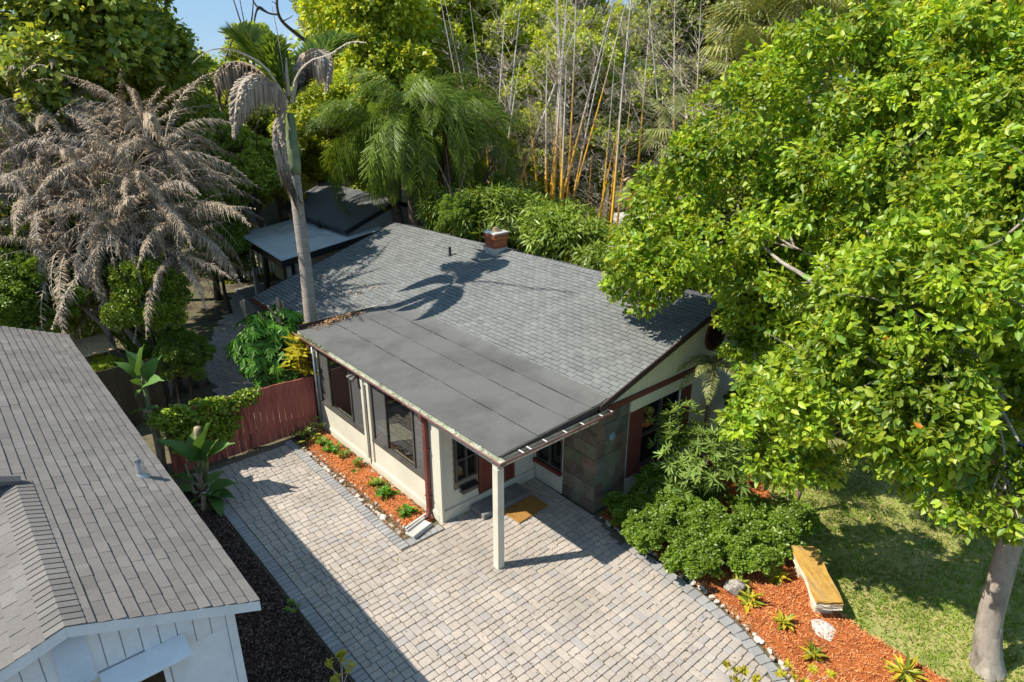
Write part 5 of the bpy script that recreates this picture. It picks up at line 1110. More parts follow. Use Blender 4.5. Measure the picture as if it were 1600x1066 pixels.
for lab, p0, p1, D, tw, th in (
 ('tall straight pale bamboo stem, first from the queen palms', (773,240), (780,0), 25, 0, .9), ('pale bamboo stem leaning toward the first tall one', (787,250), (806,-10), 25, 1, 1.0), ('yellow footed bamboo stem beside the two pale ones', (779,310), (789,170), 24, 3, 1.0),
 ('short pale broken bamboo stem above the queen palm', (735,240), (690,40), 28, 2, .7), ('twiggy grey bamboo stem above the bright tree', (740,200), (715,60), 28, 2, .7), ('thin grey bamboo stem behind the first tall stem', (765,250), (755,90), 27, 2, .7),
 ('leaning pale bamboo stem crossing the yellow clump', (808,290), (905,0), 24, 1, 1.0), ('yellow bamboo stem, outer one of the thick clump', (843,325), (832,215), 24, 3, 1.2), ('bright yellow bamboo stem with brown broken top', (852,320), (846,150), 24.2, 3, 1.2),
 ('tall bamboo stem of the clump, yellow below and pale above', (858,330), (872,0), 24, 1, 1.2), ('thick yellow bamboo stem in the middle of the clump', (862,320), (868,120), 23.8, 3, 1.3), ('pale bamboo stem leaning away from the clump toward the chimney', (832,320), (800,160), 25, 2, .8),
 ('yellow bamboo stem, front one of the clump', (876,350), (888,180), 23, 0, 1.1), ('bamboo stem with a yellow green foot beside the clump', (882,300), (893,60), 24.5, 0, 1.2), ('slender pale bamboo stem beside the clump', (890,290), (912,40), 25, 0, .9),
 ('pale bamboo stem leaning toward the near tree', (893,250), (945,40), 25, 0, 1.0), ('twiggy bamboo stem in the middle of the grey mass', (880,260), (885,70), 26, 0, .9), ('thin bamboo stem leaning far over', (915,250), (985,20), 27, 1, .8),
 ('yellow footed bamboo stem beside the tan roof', (928,365), (940,260), 23, 2, 1.0), ('yellow bamboo stem crossing the rust fence', (955,365), (975,180), 22.5, 0, 1.0), ('twiggy grey bamboo stem by the tan roof', (938,360), (965,170), 24, 2, .8),
 ('tall bamboo stem beyond the clump toward the sky gap', (965,230), (990,10), 25, 0, 1.0), ('grey bamboo stem low by the pale shed', (915,370), (918,290), 23, 2, .7), ('thin grey bamboo stem beside the rust fence', (968,330), (985,200), 24, 2, .8),
 ('lone tall pale bamboo stem by the sky gap', (1053,220), (1055,-10), 24, 1, 1.0), ('lone slim bamboo stem left of the fan palms'.replace('left of','before'), (1122,140), (1135,-10), 23, 3, .9), ('pale bamboo stem nearest the fan palms', (1146,120), (1148,-10), 22, 1, 1.0),
 ('bamboo stem standing in front of the fan palm head', (1263,140), (1264,-10), 19, 0, .9), ('slanting grey bamboo stem low beside the near tree', (1110,190), (1062,130), 22, 3, .6), ('yellow bamboo stem seen through the near tree leaves', (1062,410), (1070,250), 18, 3, 1.0),
 ('second yellow bamboo stem seen through the near tree leaves', (1092,420), (1100,250), 17.5, 3, 1.0), ('bare pale stem standing before the dark tree beside the lone stem', (1035,160), (1028,-10), 26, 3, .9), ('bare grey stem between the lone stem and the fan palms', (1088,190), (1098,-10), 25, 1, .8), ('bare twiggy stem just beside the tall fan palm head', (1170,130), (1176,-10), 22, 1, .9), ('leaning bare stem above the tan roof toward the sky gap', (1000,230), (1018,20), 27, 1, .8),
 ('grey twiggy bamboo stem low among the clump feet', (905,250), (930,110), 26, 2, .8)):
    culm(lab, p0, p1, D, tw, thick=th)

# ------------------------------------------------------------------ palms
def palm(name, label, foot, head, fronds, trunk_r, trunk_mat, group=None, cat='palm', skirt=None):
    """fronds: list of (mesh, yaw, pitch, scale)"""
    t = thing(name, label, cat, foot, group); f, h = Vector(foot), Vector(head); mid = f.lerp(h, .5)+Vector((U(-.1,.1),U(-.1,.1),0))
    m = MB(); q = bspline([f, mid, h], 16); m.tube(q, [trunk_r*(1.25-.45*i/15)*(1.04 if i % 2 else .98) for i in range(16)], 10); m.build('trunk', trunk_mat, t, smooth=True)
    for me, yaw, pit, sc in fronds:
        o = link('frond', me, mtx=Matrix.Translation(h) @ Matrix.Rotation(yaw,4,'Z') @ Matrix.Rotation(-pit,4,'Y') @ Matrix.Diagonal((sc,sc,sc,1))); setparent(o, t)
    return t
def frond_me(pts, mat, *a, **k):
    V, F = frond_arrays(pts, *a, **k); return np_mesh('frond', V, F, MAT[mat])
QF = [frond_me(arc(3.4, .2, 1.9+.25*i), 'l_palm', 250, .8, .0125, 50+i, droop=1.35, planes=2, rach=.025) for i in range(3)]
for lab, px, D, hp, n, sc in (('queen palm with the highest feathery green crown behind the roof', 655, 23.2, (640,178), 26, 1.08), ('queen palm whose fronds hang over the patio cover', 640, 24.5, (590,215), 20, .95), ('queen palm with brown fibrous trunk nearest the chimney', 690, 23.5, (700,205), 22, .95)):
    p = at(px, 340, D); hd = at(*hp, D); fr_ = []
    for i in range(n):
        fr_.append((QF[i % 3], i*2.399+U(-.2,.2), U(-.3,1.15) if i > 4 else U(.9,1.3), sc*U(.85,1.1)))
    palm('queen_palm', lab, (p[0],p[1],0), tuple(hd), fr_, .19, MAT['queen_bark'], 'queen palms')
# the leaning palm with brown hanging fronds, shafts and spear
FP = thing('dying_palm', 'tall slim grey palm with brown drooping dead fronds beside the porch roof', 'palm', (6.6,15.22,0))
hd = Vector((6.85,15.5,7.0)); m = MB(); q = bspline([(6.6,15.22,-.1),(6.66,15.26,2.4),(6.70,15.30,3.8),(6.70,15.34,5.0),(6.74,15.40,5.9)], 60)
m.tube(q, [(.165-.035*i/59)*(1.0 if i % 3 else 1.035) for i in range(60)], 12); m.build('trunk', MAT['palm_bark'], FP, smooth=True)
m = MB(); m.tube(bspline([(6.74,15.40,5.86),(6.78,15.44,6.4),(6.82,15.48,6.9),(6.85,15.5,7.2)], 10), [.15,.16,.155,.145,.135,.125,.115,.10,.085,.07], 10); m.build('crown_shaft', MAT['shaft'], FP, smooth=True)
def W(px, py, D): return tuple(at(px, py, D))
def fp_frond(pts, mat, n, ll, w, seed, **k):
    V, F = frond_arrays(pts, n, ll, w, seed, **k); link('frond', np_mesh('frond', V, F, MAT[mat]), FP)
fp_frond([W(447,172,16.9),W(430,140,16.7),W(400,118,16.4),W(378,130,16.1),W(368,165,15.9),W(365,212,15.8)], 'straw_grey', 1500, .55, .026, 201, droop=1.7, rach=.05, ragged=.4, planes=2)
fp_frond([W(446,165,17.0),W(420,125,17.3),W(385,100,17.6),W(355,100,17.7),W(340,125,17.7),W(345,170,17.7)], 'straw', 1100, .5, .026, 202, droop=1.6, rach=.04, ragged=.4, planes=2)
fp_frond([W(450,160,17),W(415,105,16.8),W(375,82,16.6),W(345,76,16.4),W(320,82,16.3),W(296,103,16.2)], 'twig', 40, .16, .01, 203, droop=.6, rach=.035, ragged=.6)
fp_frond([W(450,158,17),W(428,120,17.2),W(400,85,17.6),W(372,60,18.0),W(355,52,18.4)], 'l_palm', 700, .85, .03, 204, droop=.12, fwd=.5, rach=.035, updown=.9, planes=2)
fp_frond([W(452,160,17),W(440,115,17.1),W(428,80,17.2),W(418,55,17.3)], 'l_palm', 300, .7, .03, 206, droop=.15, fwd=.9, rach=.03, updown=.2, planes=2)
fp_frond([W(456,160,17),W(468,110,17.2),W(480,84,17.3),W(497,78,17.2),W(508,95,17.0),W(510,138,16.9)], 'straw_grey', 1500, .6, .026, 205, droop=1.6, rach=.045, ragged=.4, planes=2)
fp_frond([W(457,160,17),W(475,120,17.5),W(505,88,18.2),W(535,68,18.9),W(562,58,19.5)], 'l_palm', 700, .8, .03, 207, droop=.15, fwd=.5, rach=.035, updown=.8, planes=2)
fp_frond([W(455,160,17),W(463,120,16.6),W(485,95,16.0),W(515,85,15.4),W(545,66,14.9),W(575,66,14.5)], 'twig', 60, .25, .012, 208, droop=.8, rach=.03, ragged=.6)
fp_frond([W(444,170,16.8),W(434,188,16.6),W(436,225,16.5),W(445,265,16.45),W(460,300,16.45),W(470,335,16.4)], 'straw_grey', 1500, .42, .024, 209, droop=1.7, rach=.05, ragged=.4, planes=2, fwd=1.2)
fp_frond([W(446,175,16.9),W(438,200,16.7),W(442,245,16.55),W(455,285,16.5),W(474,318,16.45)], 'straw', 900, .34, .024, 210, droop=1.8, rach=.04, ragged=.4, planes=2, fwd=1.4)
m = MB(); m.tube([W(450,165,17),W(442,110,17),W(434,55,17),W(425,10,17)], [.02,.014,.01,.005], 5); m.build('spear', MAT['bark'], FP)
m = MB(); m.tube([W(451,150,16.95),W(448,120,16.95),W(447,90,16.9)], [.05,.045,.012], 6); m.build('broken_stalk', MAT['twig'], FP)
# dead grey palm clumps
DF = [frond_me(arc(2.9+.25*(i % 3), .35, (.55,.9,1.25,.75,1.5,1.0)[i], side=(.1,-.12,.0,.15,-.05,.2)[i]), 'straw_grey' if i % 3 == 1 else 'straw', 150+20*i, .50, .0115, 300+i, droop=.6+.2*(i % 3), planes=2, rach=.017, ragged=.75, fwd=.9, start=.18) for i in range(6)] + [frond_me(arc(2.8, .3, 1.0+.4*i, side=.1), 'straw_grey', 46, .4, .009, 320+i, droop=.9, planes=2, rach=.022, ragged=.8, start=.3) for i in range(3)]
def dead_clump(label, foot, heads, seed, nf=15):
    r = random.Random(seed); f = Vector(foot); t = thing('dead_palm', label, 'palm', foot, 'dead palm clumps')
    for (px, py, D, sc) in heads:
        h = Vector(at(px, py, D)); b = f + Vector((r.uniform(-.6,.6), r.uniform(-.6,.6), -.05)); m = MB(); q = bspline([b, b.lerp(h,.5)+Vector((r.uniform(-.3,.3),r.uniform(-.3,.3),.4)), h], 14); m.tube(q, [.085-.03*i/13 for i in range(14)], 7); m.build('trunk', MAT['palm_bark'], t, smooth=True)
        a0 = r.uniform(0,6.28)
        for i in range(nf):
            o = link('frond', DF[r.randrange(9)], mtx=Matrix.Translation(h) @ Matrix.Rotation(a0+i*2.399+r.uniform(-.3,.3),4,'Z') @ Matrix.Rotation(-r.uniform(-.75,.95),4,'Y') @ Matrix.Diagonal((sc*r.uniform(.55,1.05),)*3+(1,))); setparent(o, t)
dead_clump('big sprawling dead grey palm clump between neighbour roof and garden path', (4.25,18.9,0), [(255,235,19.3,.95),(205,265,19.5,1.0),(150,315,19.8,1.0),(240,320,18.8,1.0),(290,345,18.8,.9),(185,370,18.8,.95),(105,395,19.5,.95),(270,400,18.6,.75),(225,200,20,.8),(175,330,19,.8),(225,350,19.2,.9),(130,270,20,.9)], 61, 24)
dead_clump('dead tan palm clump with an upright plume under the big oak', (2.2,21.5,0), [(95,110,22.5,.7),(85,180,22,.95),(25,170,22,1.0),(40,245,21.5,1.0),(110,250,21.5,1.0),(0,300,21,1.0),(60,320,20.5,.9),(-40,230,22,1.0),(70,280,21.3,.9),(20,220,22.4,.9)], 62, 22)
dead_clump('low dead palm tuft behind the plywood shelter', (2.9,19.3,0), [(130,480,19.4,.5),(170,470,19.6,.45)], 63, 9)
# fan palms
def fan_me(seed):
    r = np.random.default_rng(seed); n = 30; V = []; Ft = []; Fq = []
    m = MB(); m.tube([(0,0,0),(.5,0,.06),(.95,0,.0)], [.02,.016,.012], 4)
    V = [tuple(v) for v in m.v]; Fq = [f for f in m.f if len(f) == 4]
    for i in range(n):
        a = (i/(n-1)-.5)*4.6; l = .95*(1-.18*abs(a)/2.3)*r.uniform(.9,1.08); d = np.array([math.cos(a), math.sin(a), .05-.12*abs(a)]); s = np.array([-math.sin(a), math.cos(a), 0])*.028; c = np.array([.95,0,0]); o = len(V)
        p1 = c+d*l*.55; p2 = c+d*l*.95+np.array([0,0,-.28*l])
        V += [tuple(c), tuple(p1+s), tuple(p1-s), tuple(p2)]; Ft += [(o,o+1,o+2),(o+1,o+3,o+2)]
    return np_mesh('fan_frond', V, [np.array(Fq), np.array(Ft)], MAT['l_fan'])
FN = [fan_me(1), fan_me(2)]
for lab, px, py, D, n, sc in (('tall fan palm with bright spiky head behind the near tree top', 1300, 28, 20, 26, 1.15), ('fan palm with hanging older leaves behind a bamboo stem', 1205, 50, 21, 24, 1.1), ('lower olive fan palm behind the edge of the near tree', 1195, 105, 19.5, 20, .9), ('small low fan palm beside the near tree edge', 1075, 195, 21, 16, .8)):
    h = at(px, py, D); fr_ = [(FN[i % 2], i*2.399, U(-.9,1.2), sc*U(.85,1.1)) for i in range(n)]
    palm('fan_palm', lab, (h[0],h[1],0), tuple(h), fr_, .16, MAT['queen_bark'], 'fan palms')
# little feather palm by the lawn corner and one against the gable
PF = [frond_me(arc(1.0, .5, 1.5+.3*i), 'l_fan', 70, .28, .008, 400+i, droop=.5, rach=.012) for i in range(2)]
for lab, px, py, D in (('small feather palm with yellow green fronds at the lawn corner', 1255, 700, 12.6), ('small feather palm poking out against the gable boards', 1115, 575, 13.4)):
    h = at(px, py, D); fr_ = [(PF[i % 2], i*2.399, U(-.2,1.0), U(.8,1.1)) for i in range(13)]; palm('small_palm', lab, (h[0],h[1],0), tuple(h), fr_, .05, MAT['queen_bark'], 'small palms')

# ------------------------------------------------------------------ the bright near tree on the lawn
NT = thing('crape_myrtle', 'large bright green tree with smooth bent grey trunk on the lawn', 'tree', (10.13,1.16,0))
def W(px, py, D): return tuple(at(px, py, D))
main = [(10.16,1.10,-.08),(10.13,1.22,.75),(10.12,1.27,1.75),(10.12,1.31,2.55),(10.07,1.62,3.2),(10.02,1.92,3.6),(10.03,1.88,4.15),(10.0,2.08,4.5),(9.93,2.45,4.75),(9.9,2.9,5.2)]
lobes_px = [(1030,395,13.4,.9),(1000,450,13.2,.6),(1090,305,13.6,1.15),(1075,385,13.6,.8),(1195,225,13.6,1.4),(1320,165,13.5,1.3),(1445,140,13,1.15),(1550,135,12.5,1.0),(1150,390,13.2,.9),(1205,370,12.8,1.4),(1350,320,12.6,1.5),(1500,280,12.2,1.5),(1615,240,12,1.15),(1250,490,14.0,1.2),(1380,450,11.8,1.1),(1560,430,12.4,1.2),(1215,555,13.2,.75),(1290,590,10.0,.8),(1215,640,10.3,.65),(1385,600,9.7,.7),(1335,655,9.8,.62),(1445,645,9.2,.5),(1240,725,10.3,.36),(1490,690,9.6,.5),(1415,725,9.6,.4),(1575,790,9.3,.4),(1620,650,11,.8),(1440,560,10.4,.6),(1700,350,11.5,1.5),(1720,190,12,1.2),(1700,550,11,1.1),(1400,490,9.8,.7),(1480,435,9.8,.75),(1575,470,9.5,.6),(1335,450,10.4,.55),(1455,590,9.4,.42),(1250,420,13.4,.9),(1205,470,13.0,.75)]
LOB = [(*at(px,py,D), r_*1.02, r_*1.02, r_*.92) for px,py,D,r_ in lobes_px]
rs_ = random.Random(5); SPR = []
for l in LOB:
    for k in range(7):
        a_, e_ = rs_.uniform(0,6.28), rs_.uniform(-.7,1.2); q_ = l[3]*rs_.uniform(.95,1.28); rr_ = rs_.uniform(.16,.34); SPR.append((l[0]+math.cos(a_)*math.cos(e_)*q_, l[1]+math.sin(a_)*math.cos(e_)*q_, l[2]+math.sin(e_)*q_*.9, rr_, rr_, rr_*.8))
limbs = [(main, .185, .075), ([(10.19,1.06,-.1),(10.16,1.13,.25),(10.135,1.21,.85)], .26, .14), ([(10.0,1.0,-.1),(10.1,1.12,.25),(10.13,1.2,.6)], .13, .06), ([(10.3,1.25,-.1),(10.2,1.2,.2),(10.14,1.2,.6)], .13, .06)]
hub = [Vector(main[-1]), Vector(main[-2]), Vector(main[6])]
for i, l in enumerate(LOB):
    c = Vector(l[:3]); st = Vector(W(1150,335,12.9)) if c.y > 6.3 else Vector((9.88,3.4,4.85)) if c.y > 4.2 else (hub[0] if c.z > 5.2 else hub[i % 3]); md = st.lerp(c, .55)+Vector((U(-.3,.3),U(-.3,.3),U(.0,.4))); limbs.append(([st, md, c], .028, .008))
    for k in range(9):
        e = c+Vector((U(-1,1),U(-1,1),U(-.4,1)))*l[3]*.95; limbs.append(([md.lerp(c,.5), c.lerp(e,.4)+Vector((0,0,.1)), e], .02, .005))
limbs.append(([(9.9,2.5,4.72),(9.85,3.1,4.75),W(1335,510,10.35),W(1318,470,10.4),W(1290,455,10.5),W(1255,430,10.8),W(1215,405,11.2),W(1180,370,12.1),W(1150,335,12.9)], .085, .012))
limbs.append(([W(1335,510,10.35),W(1322,472,10.1),W(1316,480,10.0)], .03, .012))
limbs.append(([(10.0,2.05,4.5),W(1470,525,10.0),W(1450,520,9.9),W(1430,545,9.8),W(1422,570,9.7)], .035, .02)); limbs.append(([(10.05,1.75,3.5),W(1560,640,9.6),W(1575,660,9.5),W(1592,690,9.4)], .03, .018)); limbs.append(([(10.1,1.4,2.9),W(1575,730,9.4),W(1560,745,9.3),W(1548,775,9.2)], .02, .012))
link('trunk', limb_mesh('trunk', limbs, MAT['bark'], 9), NT)
V, F, C = cloud(LOB+SPR, 150000, .118, .034, 71, clump=.30, per=26, shell=.95, style='oval', droop=.35, up=.3, spread=1.0, deep=.10)
d_, inn = seen(V.reshape(-1,6,3)[:,3]); order = np.argsort(np.where(inn, d_, 1e4)); pick = order[:300]; keep = np.ones(len(order), bool); keep[pick] = False
VL = V.reshape(-1,6,3)
LF = leaf_arrays(np.zeros((1,3)), np.array([[0,0,1.0]]), np.array([[1.0,0,0]]), [1.0], [.287]); leaf_me = np_mesh('leaf', LF[0], LF[1], MAT['l_near'], True)
for i in pick:
    a = VL[i]; t = a[3]-a[0]; ln_ = np.linalg.norm(t); t = t/ln_; s = a[1]-a[5]; s = s - t*np.dot(s,t); s /= max(np.linalg.norm(s),1e-6); n_ = np.cross(t, s); link('leaf', leaf_me, NT, mtx=Matrix(m4(a[0], t*ln_, s*ln_, n_*ln_).tolist()))
Vk = VL[keep].reshape(-1,3); i = np.arange(keep.sum())[:,None]*6; link('crown', np_mesh('crown', Vk, [i+np.array([0,1,2,3]), i+np.array([0,3,4,5])], MAT['l_near'], True), NT, 'stuff')
r = np.random.default_rng(72); top = C[(C[:,2] > 4.6)]; sel = top[r.integers(0,len(top),900)]; cs = np.repeat(sel, 26, 0) + r.normal(0,.055,(900*26,3)) + np.array([0,0,.06]); nn = rdir(r, len(cs)); V, F = leaf_arrays(cs, nn, rdir(r, len(cs), .4), .04, .016, 'diamond'); link('flower_panicle', np_mesh('flower_panicle', V, F, MAT['l_flower'], True), NT, 'stuff')
sel = C[r.integers(0,len(C),60)]; cs = np.repeat(sel, 3, 0)+r.normal(0,.05,(180,3)); V, F = leaf_arrays(cs, rdir(r,180,.5), rdir(r,180,-.3), .14, .04); link('turning_leaves', np_mesh('turning_leaves', V, F, MAT['l_orange'], True), NT, 'stuff')

# ------------------------------------------------------------------ plants round the house
def bush_me(seed, n, l, w, lob=None, **k):
    r = random.Random(seed); sp_ = []
    for i in range(26):
        a, e, q = r.uniform(0,6.28), r.uniform(-.1,1.3), r.uniform(.82,1.12); sp_.append((math.cos(a)*math.cos(e)*q, math.sin(a)*math.cos(e)*q, math.sin(e)*q*.8, *(r.uniform(.10,.2),)*3))
    lob = lob or [(0,0,.0,.72,.72,.66)]+sp_+[(math.cos(a)*.5, math.sin(a)*.5, r.uniform(-.05,.35), *(r.uniform(.32,.45),)*3) for a in [i*1.05+r.uniform(-.3,.3) for i in range(6)]]
    V, F, C = cloud(lob, n, l, w, seed, clump=.32, per=22, style='diamond', **k); return np_mesh('foliage', V, F, MAT['l_hedge'], True)
BU = [bush_me(s, 13000, .105, .038, up=.5, deep=.2) for s in (81,82,83)]
def bush(name, label, px, py, zc, r_, mat, rz_=.8, group=None, cat='shrub', var=0):
    c = gnd(px, py, zc); t = thing(name, label, cat, (c[0],c[1],0), group); o = link('foliage', BU[var % 3], mtx=Matrix.Translation((c[0],c[1],zc)) @ Matrix.Rotation(U(0,6.28),4,'Z') @ Matrix.Diagonal((r_,r_,r_*rz_,1))); setparent(o, t); o['kind'] = 'stuff'; slotmat(o, MAT[mat])
    m = MB()
    for k in range(5): m.tube([(c[0],c[1],-.03),(c[0]+U(-.3,.3)*r_,c[1]+U(-.3,.3)*r_,zc)], .012, 4)
    m.build('stems', MAT['bark_dark'], t, kind='stuff')
HG = 'clipped round shrubs by the gable'
for i, (lab, px, py, zc, r_, q) in enumerate((('dark shaded shrub against the slate pillar corner', 985, 800, .28, .42, .7), ('dark shaded shrub under the gable window', 1030, 765, .35, .5, .8), ('sunlit rounded shrub nearest the driveway edge', 1010, 832, .3, .46, .75), ('sunlit shrub behind the driveway edge shrub', 1060, 800, .32, .5, .75),
   ('round sunlit shrub in front of the bark gap', 1085, 870, .3, .48, .8), ('sunlit shrub in the middle of the shrub mass', 1110, 825, .32, .52, .75), ('sunlit shrub above the boulder', 1165, 868, .28, .45, .75), ('sunlit shrub beside the stone bench', 1195, 840, .3, .5, .75), ('half shaded shrub behind the stone bench at the lawn edge', 1240, 815, .28, .45, .75), ('small upright shrub against the thin trunked tree', 1095, 770, .3, .38, .8), ('low shrub touching the lawn behind the bench', 1175, 800, .28, .4, .7))):
    bush('round_shrub', lab, px, py, zc+.03, r_*1.1, 'l_hedge', q, HG, var=i)
# small tree with whorled narrow leaves in front of the gable window
OT = thing('oleander_tree', 'small thin trunked tree with narrow whorled leaves before the gable window', 'tree', (10.75,6.1,0)); r = np.random.default_rng(91); ob = np.array([10.7,6.15,0])
oc = [W(1075,705,12.0),W(1110,690,12.0),W(1060,665,12.3),W(1095,735,11.8),W(1130,700,11.8),W(1070,745,11.7),W(1145,735,11.6),W(1050,700,12.1)]
Cw = []; 
for c in oc: Cw.append(np.array(c)+r.normal(0,.20,(26,3)))
Cw = np.concatenate(Cw); Nw = unitv(unitv(Cw-np.mean(Cw,0))*.7+np.array([0,0,.7])+r.normal(0,.3,Cw.shape)); V, F = whorls(Cw, Nw, 11, .21, .021, 92, open_=.75); link('crown', np_mesh('crown', V, F, MAT['l_oleander'], True), OT, 'stuff')
link('trunk', limb_mesh('trunk', [([(10.75,6.1,-.05),(10.72,6.12,.5),(10.7,6.15,1.0)], .045, .035)]+[([(10.7,6.15,.95),tuple((np.array((10.7,6.15,1.2))+np.array(c))/2),c], .028, .01) for c in oc], MAT['bark'], 6), OT)
# umbrella plant with cut stems, behind the red fence
UT = thing('umbrella_plant', 'glossy umbrella leaved bush with cut brown stems beside the garden path', 'shrub', (6.3,16.6,0)); r = np.random.default_rng(95); lob = [(*at(px,py,D), q_) for px,py,D,q_ in ((405,520,17.4,.55),(440,510,17.4,.6),(400,560,17.0,.5),(440,560,17.0,.6),(470,530,17.2,.45),(425,585,16.8,.4),(385,540,17.2,.4),(450,590,16.7,.35))]
Cu, Nu = [], []
for l in lob:
    d2 = rdir(r, 46, .3); Cu.append(np.array(l[:3])+d2*l[3]*r.uniform(.7,1.05,(46,1))); Nu.append(unitv(d2+np.array([0,0,.6])))
V, F = whorls(np.concatenate(Cu), np.concatenate(Nu), 10, .27, .04, 96, open_=1.0, droop=1.0); link('crown', np_mesh('crown', V, F, MAT['l_umb'], True), UT, 'stuff')
sm_ = [([(6.3,16.6,-.05),W(440,560,17.2),W(437,500,17.2),W(432,465,17.2)], .055, .045), ([W(437,505,17.2),W(428,492,17.2),W(418,478,17.1)], .035, .03), ([W(436,490,17.2),W(442,482,17.3),W(441,470,17.3)], .03, .025), ([(6.2,16.8,-.05),W(395,530,17.5),W(388,505,17.6),W(376,470,17.7)], .05, .04), ([W(382,488,17.6),W(381,478,17.6),W(381,468,17.6)], .035, .03), ([W(425,520,17.2),W(412,500,17.2),W(403,487,17.2)], .025, .015)]
for pts, r0, r1 in sm_: 
    m = MB(); q = bspline(pts, 12); m.tube(q, [(r0+(r1-r0)*i/11)*(1+.14*math.sin(i*2.1)) for i in range(12)], 8); m.build('cut_stem', MAT['stump'], UT, smooth=True)
def small_plant(name, label, loc, k, l, w, mat, cat, group, seed, nroset=1, spread=.0, open_=.6, h=.0, droop=.25):
    r = np.random.default_rng(seed); C = np.array(loc)+np.c_[r.normal(0,spread,(nroset,2)), r.uniform(0,h+1e-6,nroset)]; N = unitv(np.array([0,0,1.0])+r.normal(0,.25,(nroset,3))); t = thing(name, label, cat, loc, group)
    V, F = whorls(C, N, k, l, w, seed+1, open_=open_, droop=droop); link('foliage', np_mesh('foliage', V, F, MAT[mat], True), t, 'stuff')
    m = MB()
    for c in C: m.tube([(loc[0],loc[1],-.02),tuple(c)], .008, 4)
    m.build('stems', MAT['bark_dark'], t, kind='stuff')
YC = gnd(478,565,1.0); 
for i, (lab, px, py, D) in enumerate((('yellow croton bush between red fence and sunroom corner', 476, 560, 15.6), ('upper yellow croton leaves by the sunroom corner gutter', 482, 545, 15.9))):
    c = at(px,py,D); small_plant('croton_bush', lab, tuple(c-np.array([0,0,.3])), 7, .26, .055, 'l_yellow', 'shrub', 'yellow crotons behind the red fence', 500+i*7, 26, .16, .9, .7)
for i, (lab, px, py) in enumerate((('variegated croton by the stone bench with pale leaf tips', 1212, 902), ('small variegated croton below the boulder', 1150, 918), ('yellow variegated croton near the curved edging', 1168, 943), ('yellow croton in the middle of the orange mulch', 1225, 970), ('spiky yellow croton low in the orange mulch', 1268, 1022), ('large yellow croton near the trunk foot of the bright tree', 1412, 1052))):
    c = gnd(px,py,.06); small_plant('croton', lab, (c[0],c[1],.02), 9, .19+.02*(i%3)+(.06 if i == 5 else 0), .032, 'l_croton', 'plant', 'young crotons in the orange mulch', 520+i*7, 3, .03, .8, .12)
for i, (lab, x, y, n, l_) in enumerate((('bright leafy plant at the fence end of the narrow bed', 5.74,13.3,16,.07), ('round green plant, second from the fence in the narrow bed', 5.80,12.85,20,.065), ('grey green sprig beside a smaller one in the narrow bed', 5.76,12.42,5,.07), ('tiny green sprig close to the sunroom wall', 5.93,12.5,3,.06), ('sparse dark sprig in the middle of the narrow bed', 5.80,11.95,6,.08), ('green plant in the near half of the narrow bed', 5.82,10.98,14,.07), ('taller bright plant beside the lower windows', 5.78,10.55,22,.075), ('round green plant nearest the splash block', 5.76,9.75,20,.07))):
    small_plant('bed_plant', lab, (x,y,.03), 8, l_*1.4, .02, 'l_umb' if i in (1,6,7) else 'l_hedge', 'plant', 'young plants in the narrow bed', 560+i*7, n, .07, .8, .16)
small_plant('dry_bush', 'small dry brown bush at the foot of the red fence beside the bed', (5.62,13.85,.05), 8, .10, .02, 'l_oak', 'shrub', None, 640, 30, .16, .8, .25)
small_plant('mulch_weed', 'low green weed growing at the dark mulch edge by the driveway', (2.95,8.9,.02), 7, .07, .018, 'l_hedge', 'plant', None, 650, 8, .08, .9, .06)
# vine on the fence top
r = np.random.default_rng(97); lob = []
for i in range(15):
    x = 2.75+i*.13; lob.append((x, 14.15, 1.33+.06*math.sin(i), .17, .17, .17)); 
    if i < 11: lob.append((x+.05, 14.08, 1.05-.2*(i % 3), .17, .12, .22))
    if i < 7: lob.append((x, 14.4, 1.25, .25, .25, .2))
V, F, C = cloud(lob, 9000, .075, .028, 98, clump=.5, per=10, style='diamond', droop=.4); VT = thing('fence_vine', 'leafy green vine spilling over the dark end of the red fence', 'vine', (3.5,14.1,0)); link('foliage', np_mesh('foliage', V, F, MAT['l_vine'], True), VT, 'stuff')
m = MB()
for i in range(9): x = 2.8+i*.2; m.tube(bspline([(x,14.15,0),(x+U(-.15,.15),14.14,.6),(x+U(-.2,.2),14.15,1.35)], 8), .01, 4)
m.build('stems', MAT['bark_dark'], VT, kind='stuff')
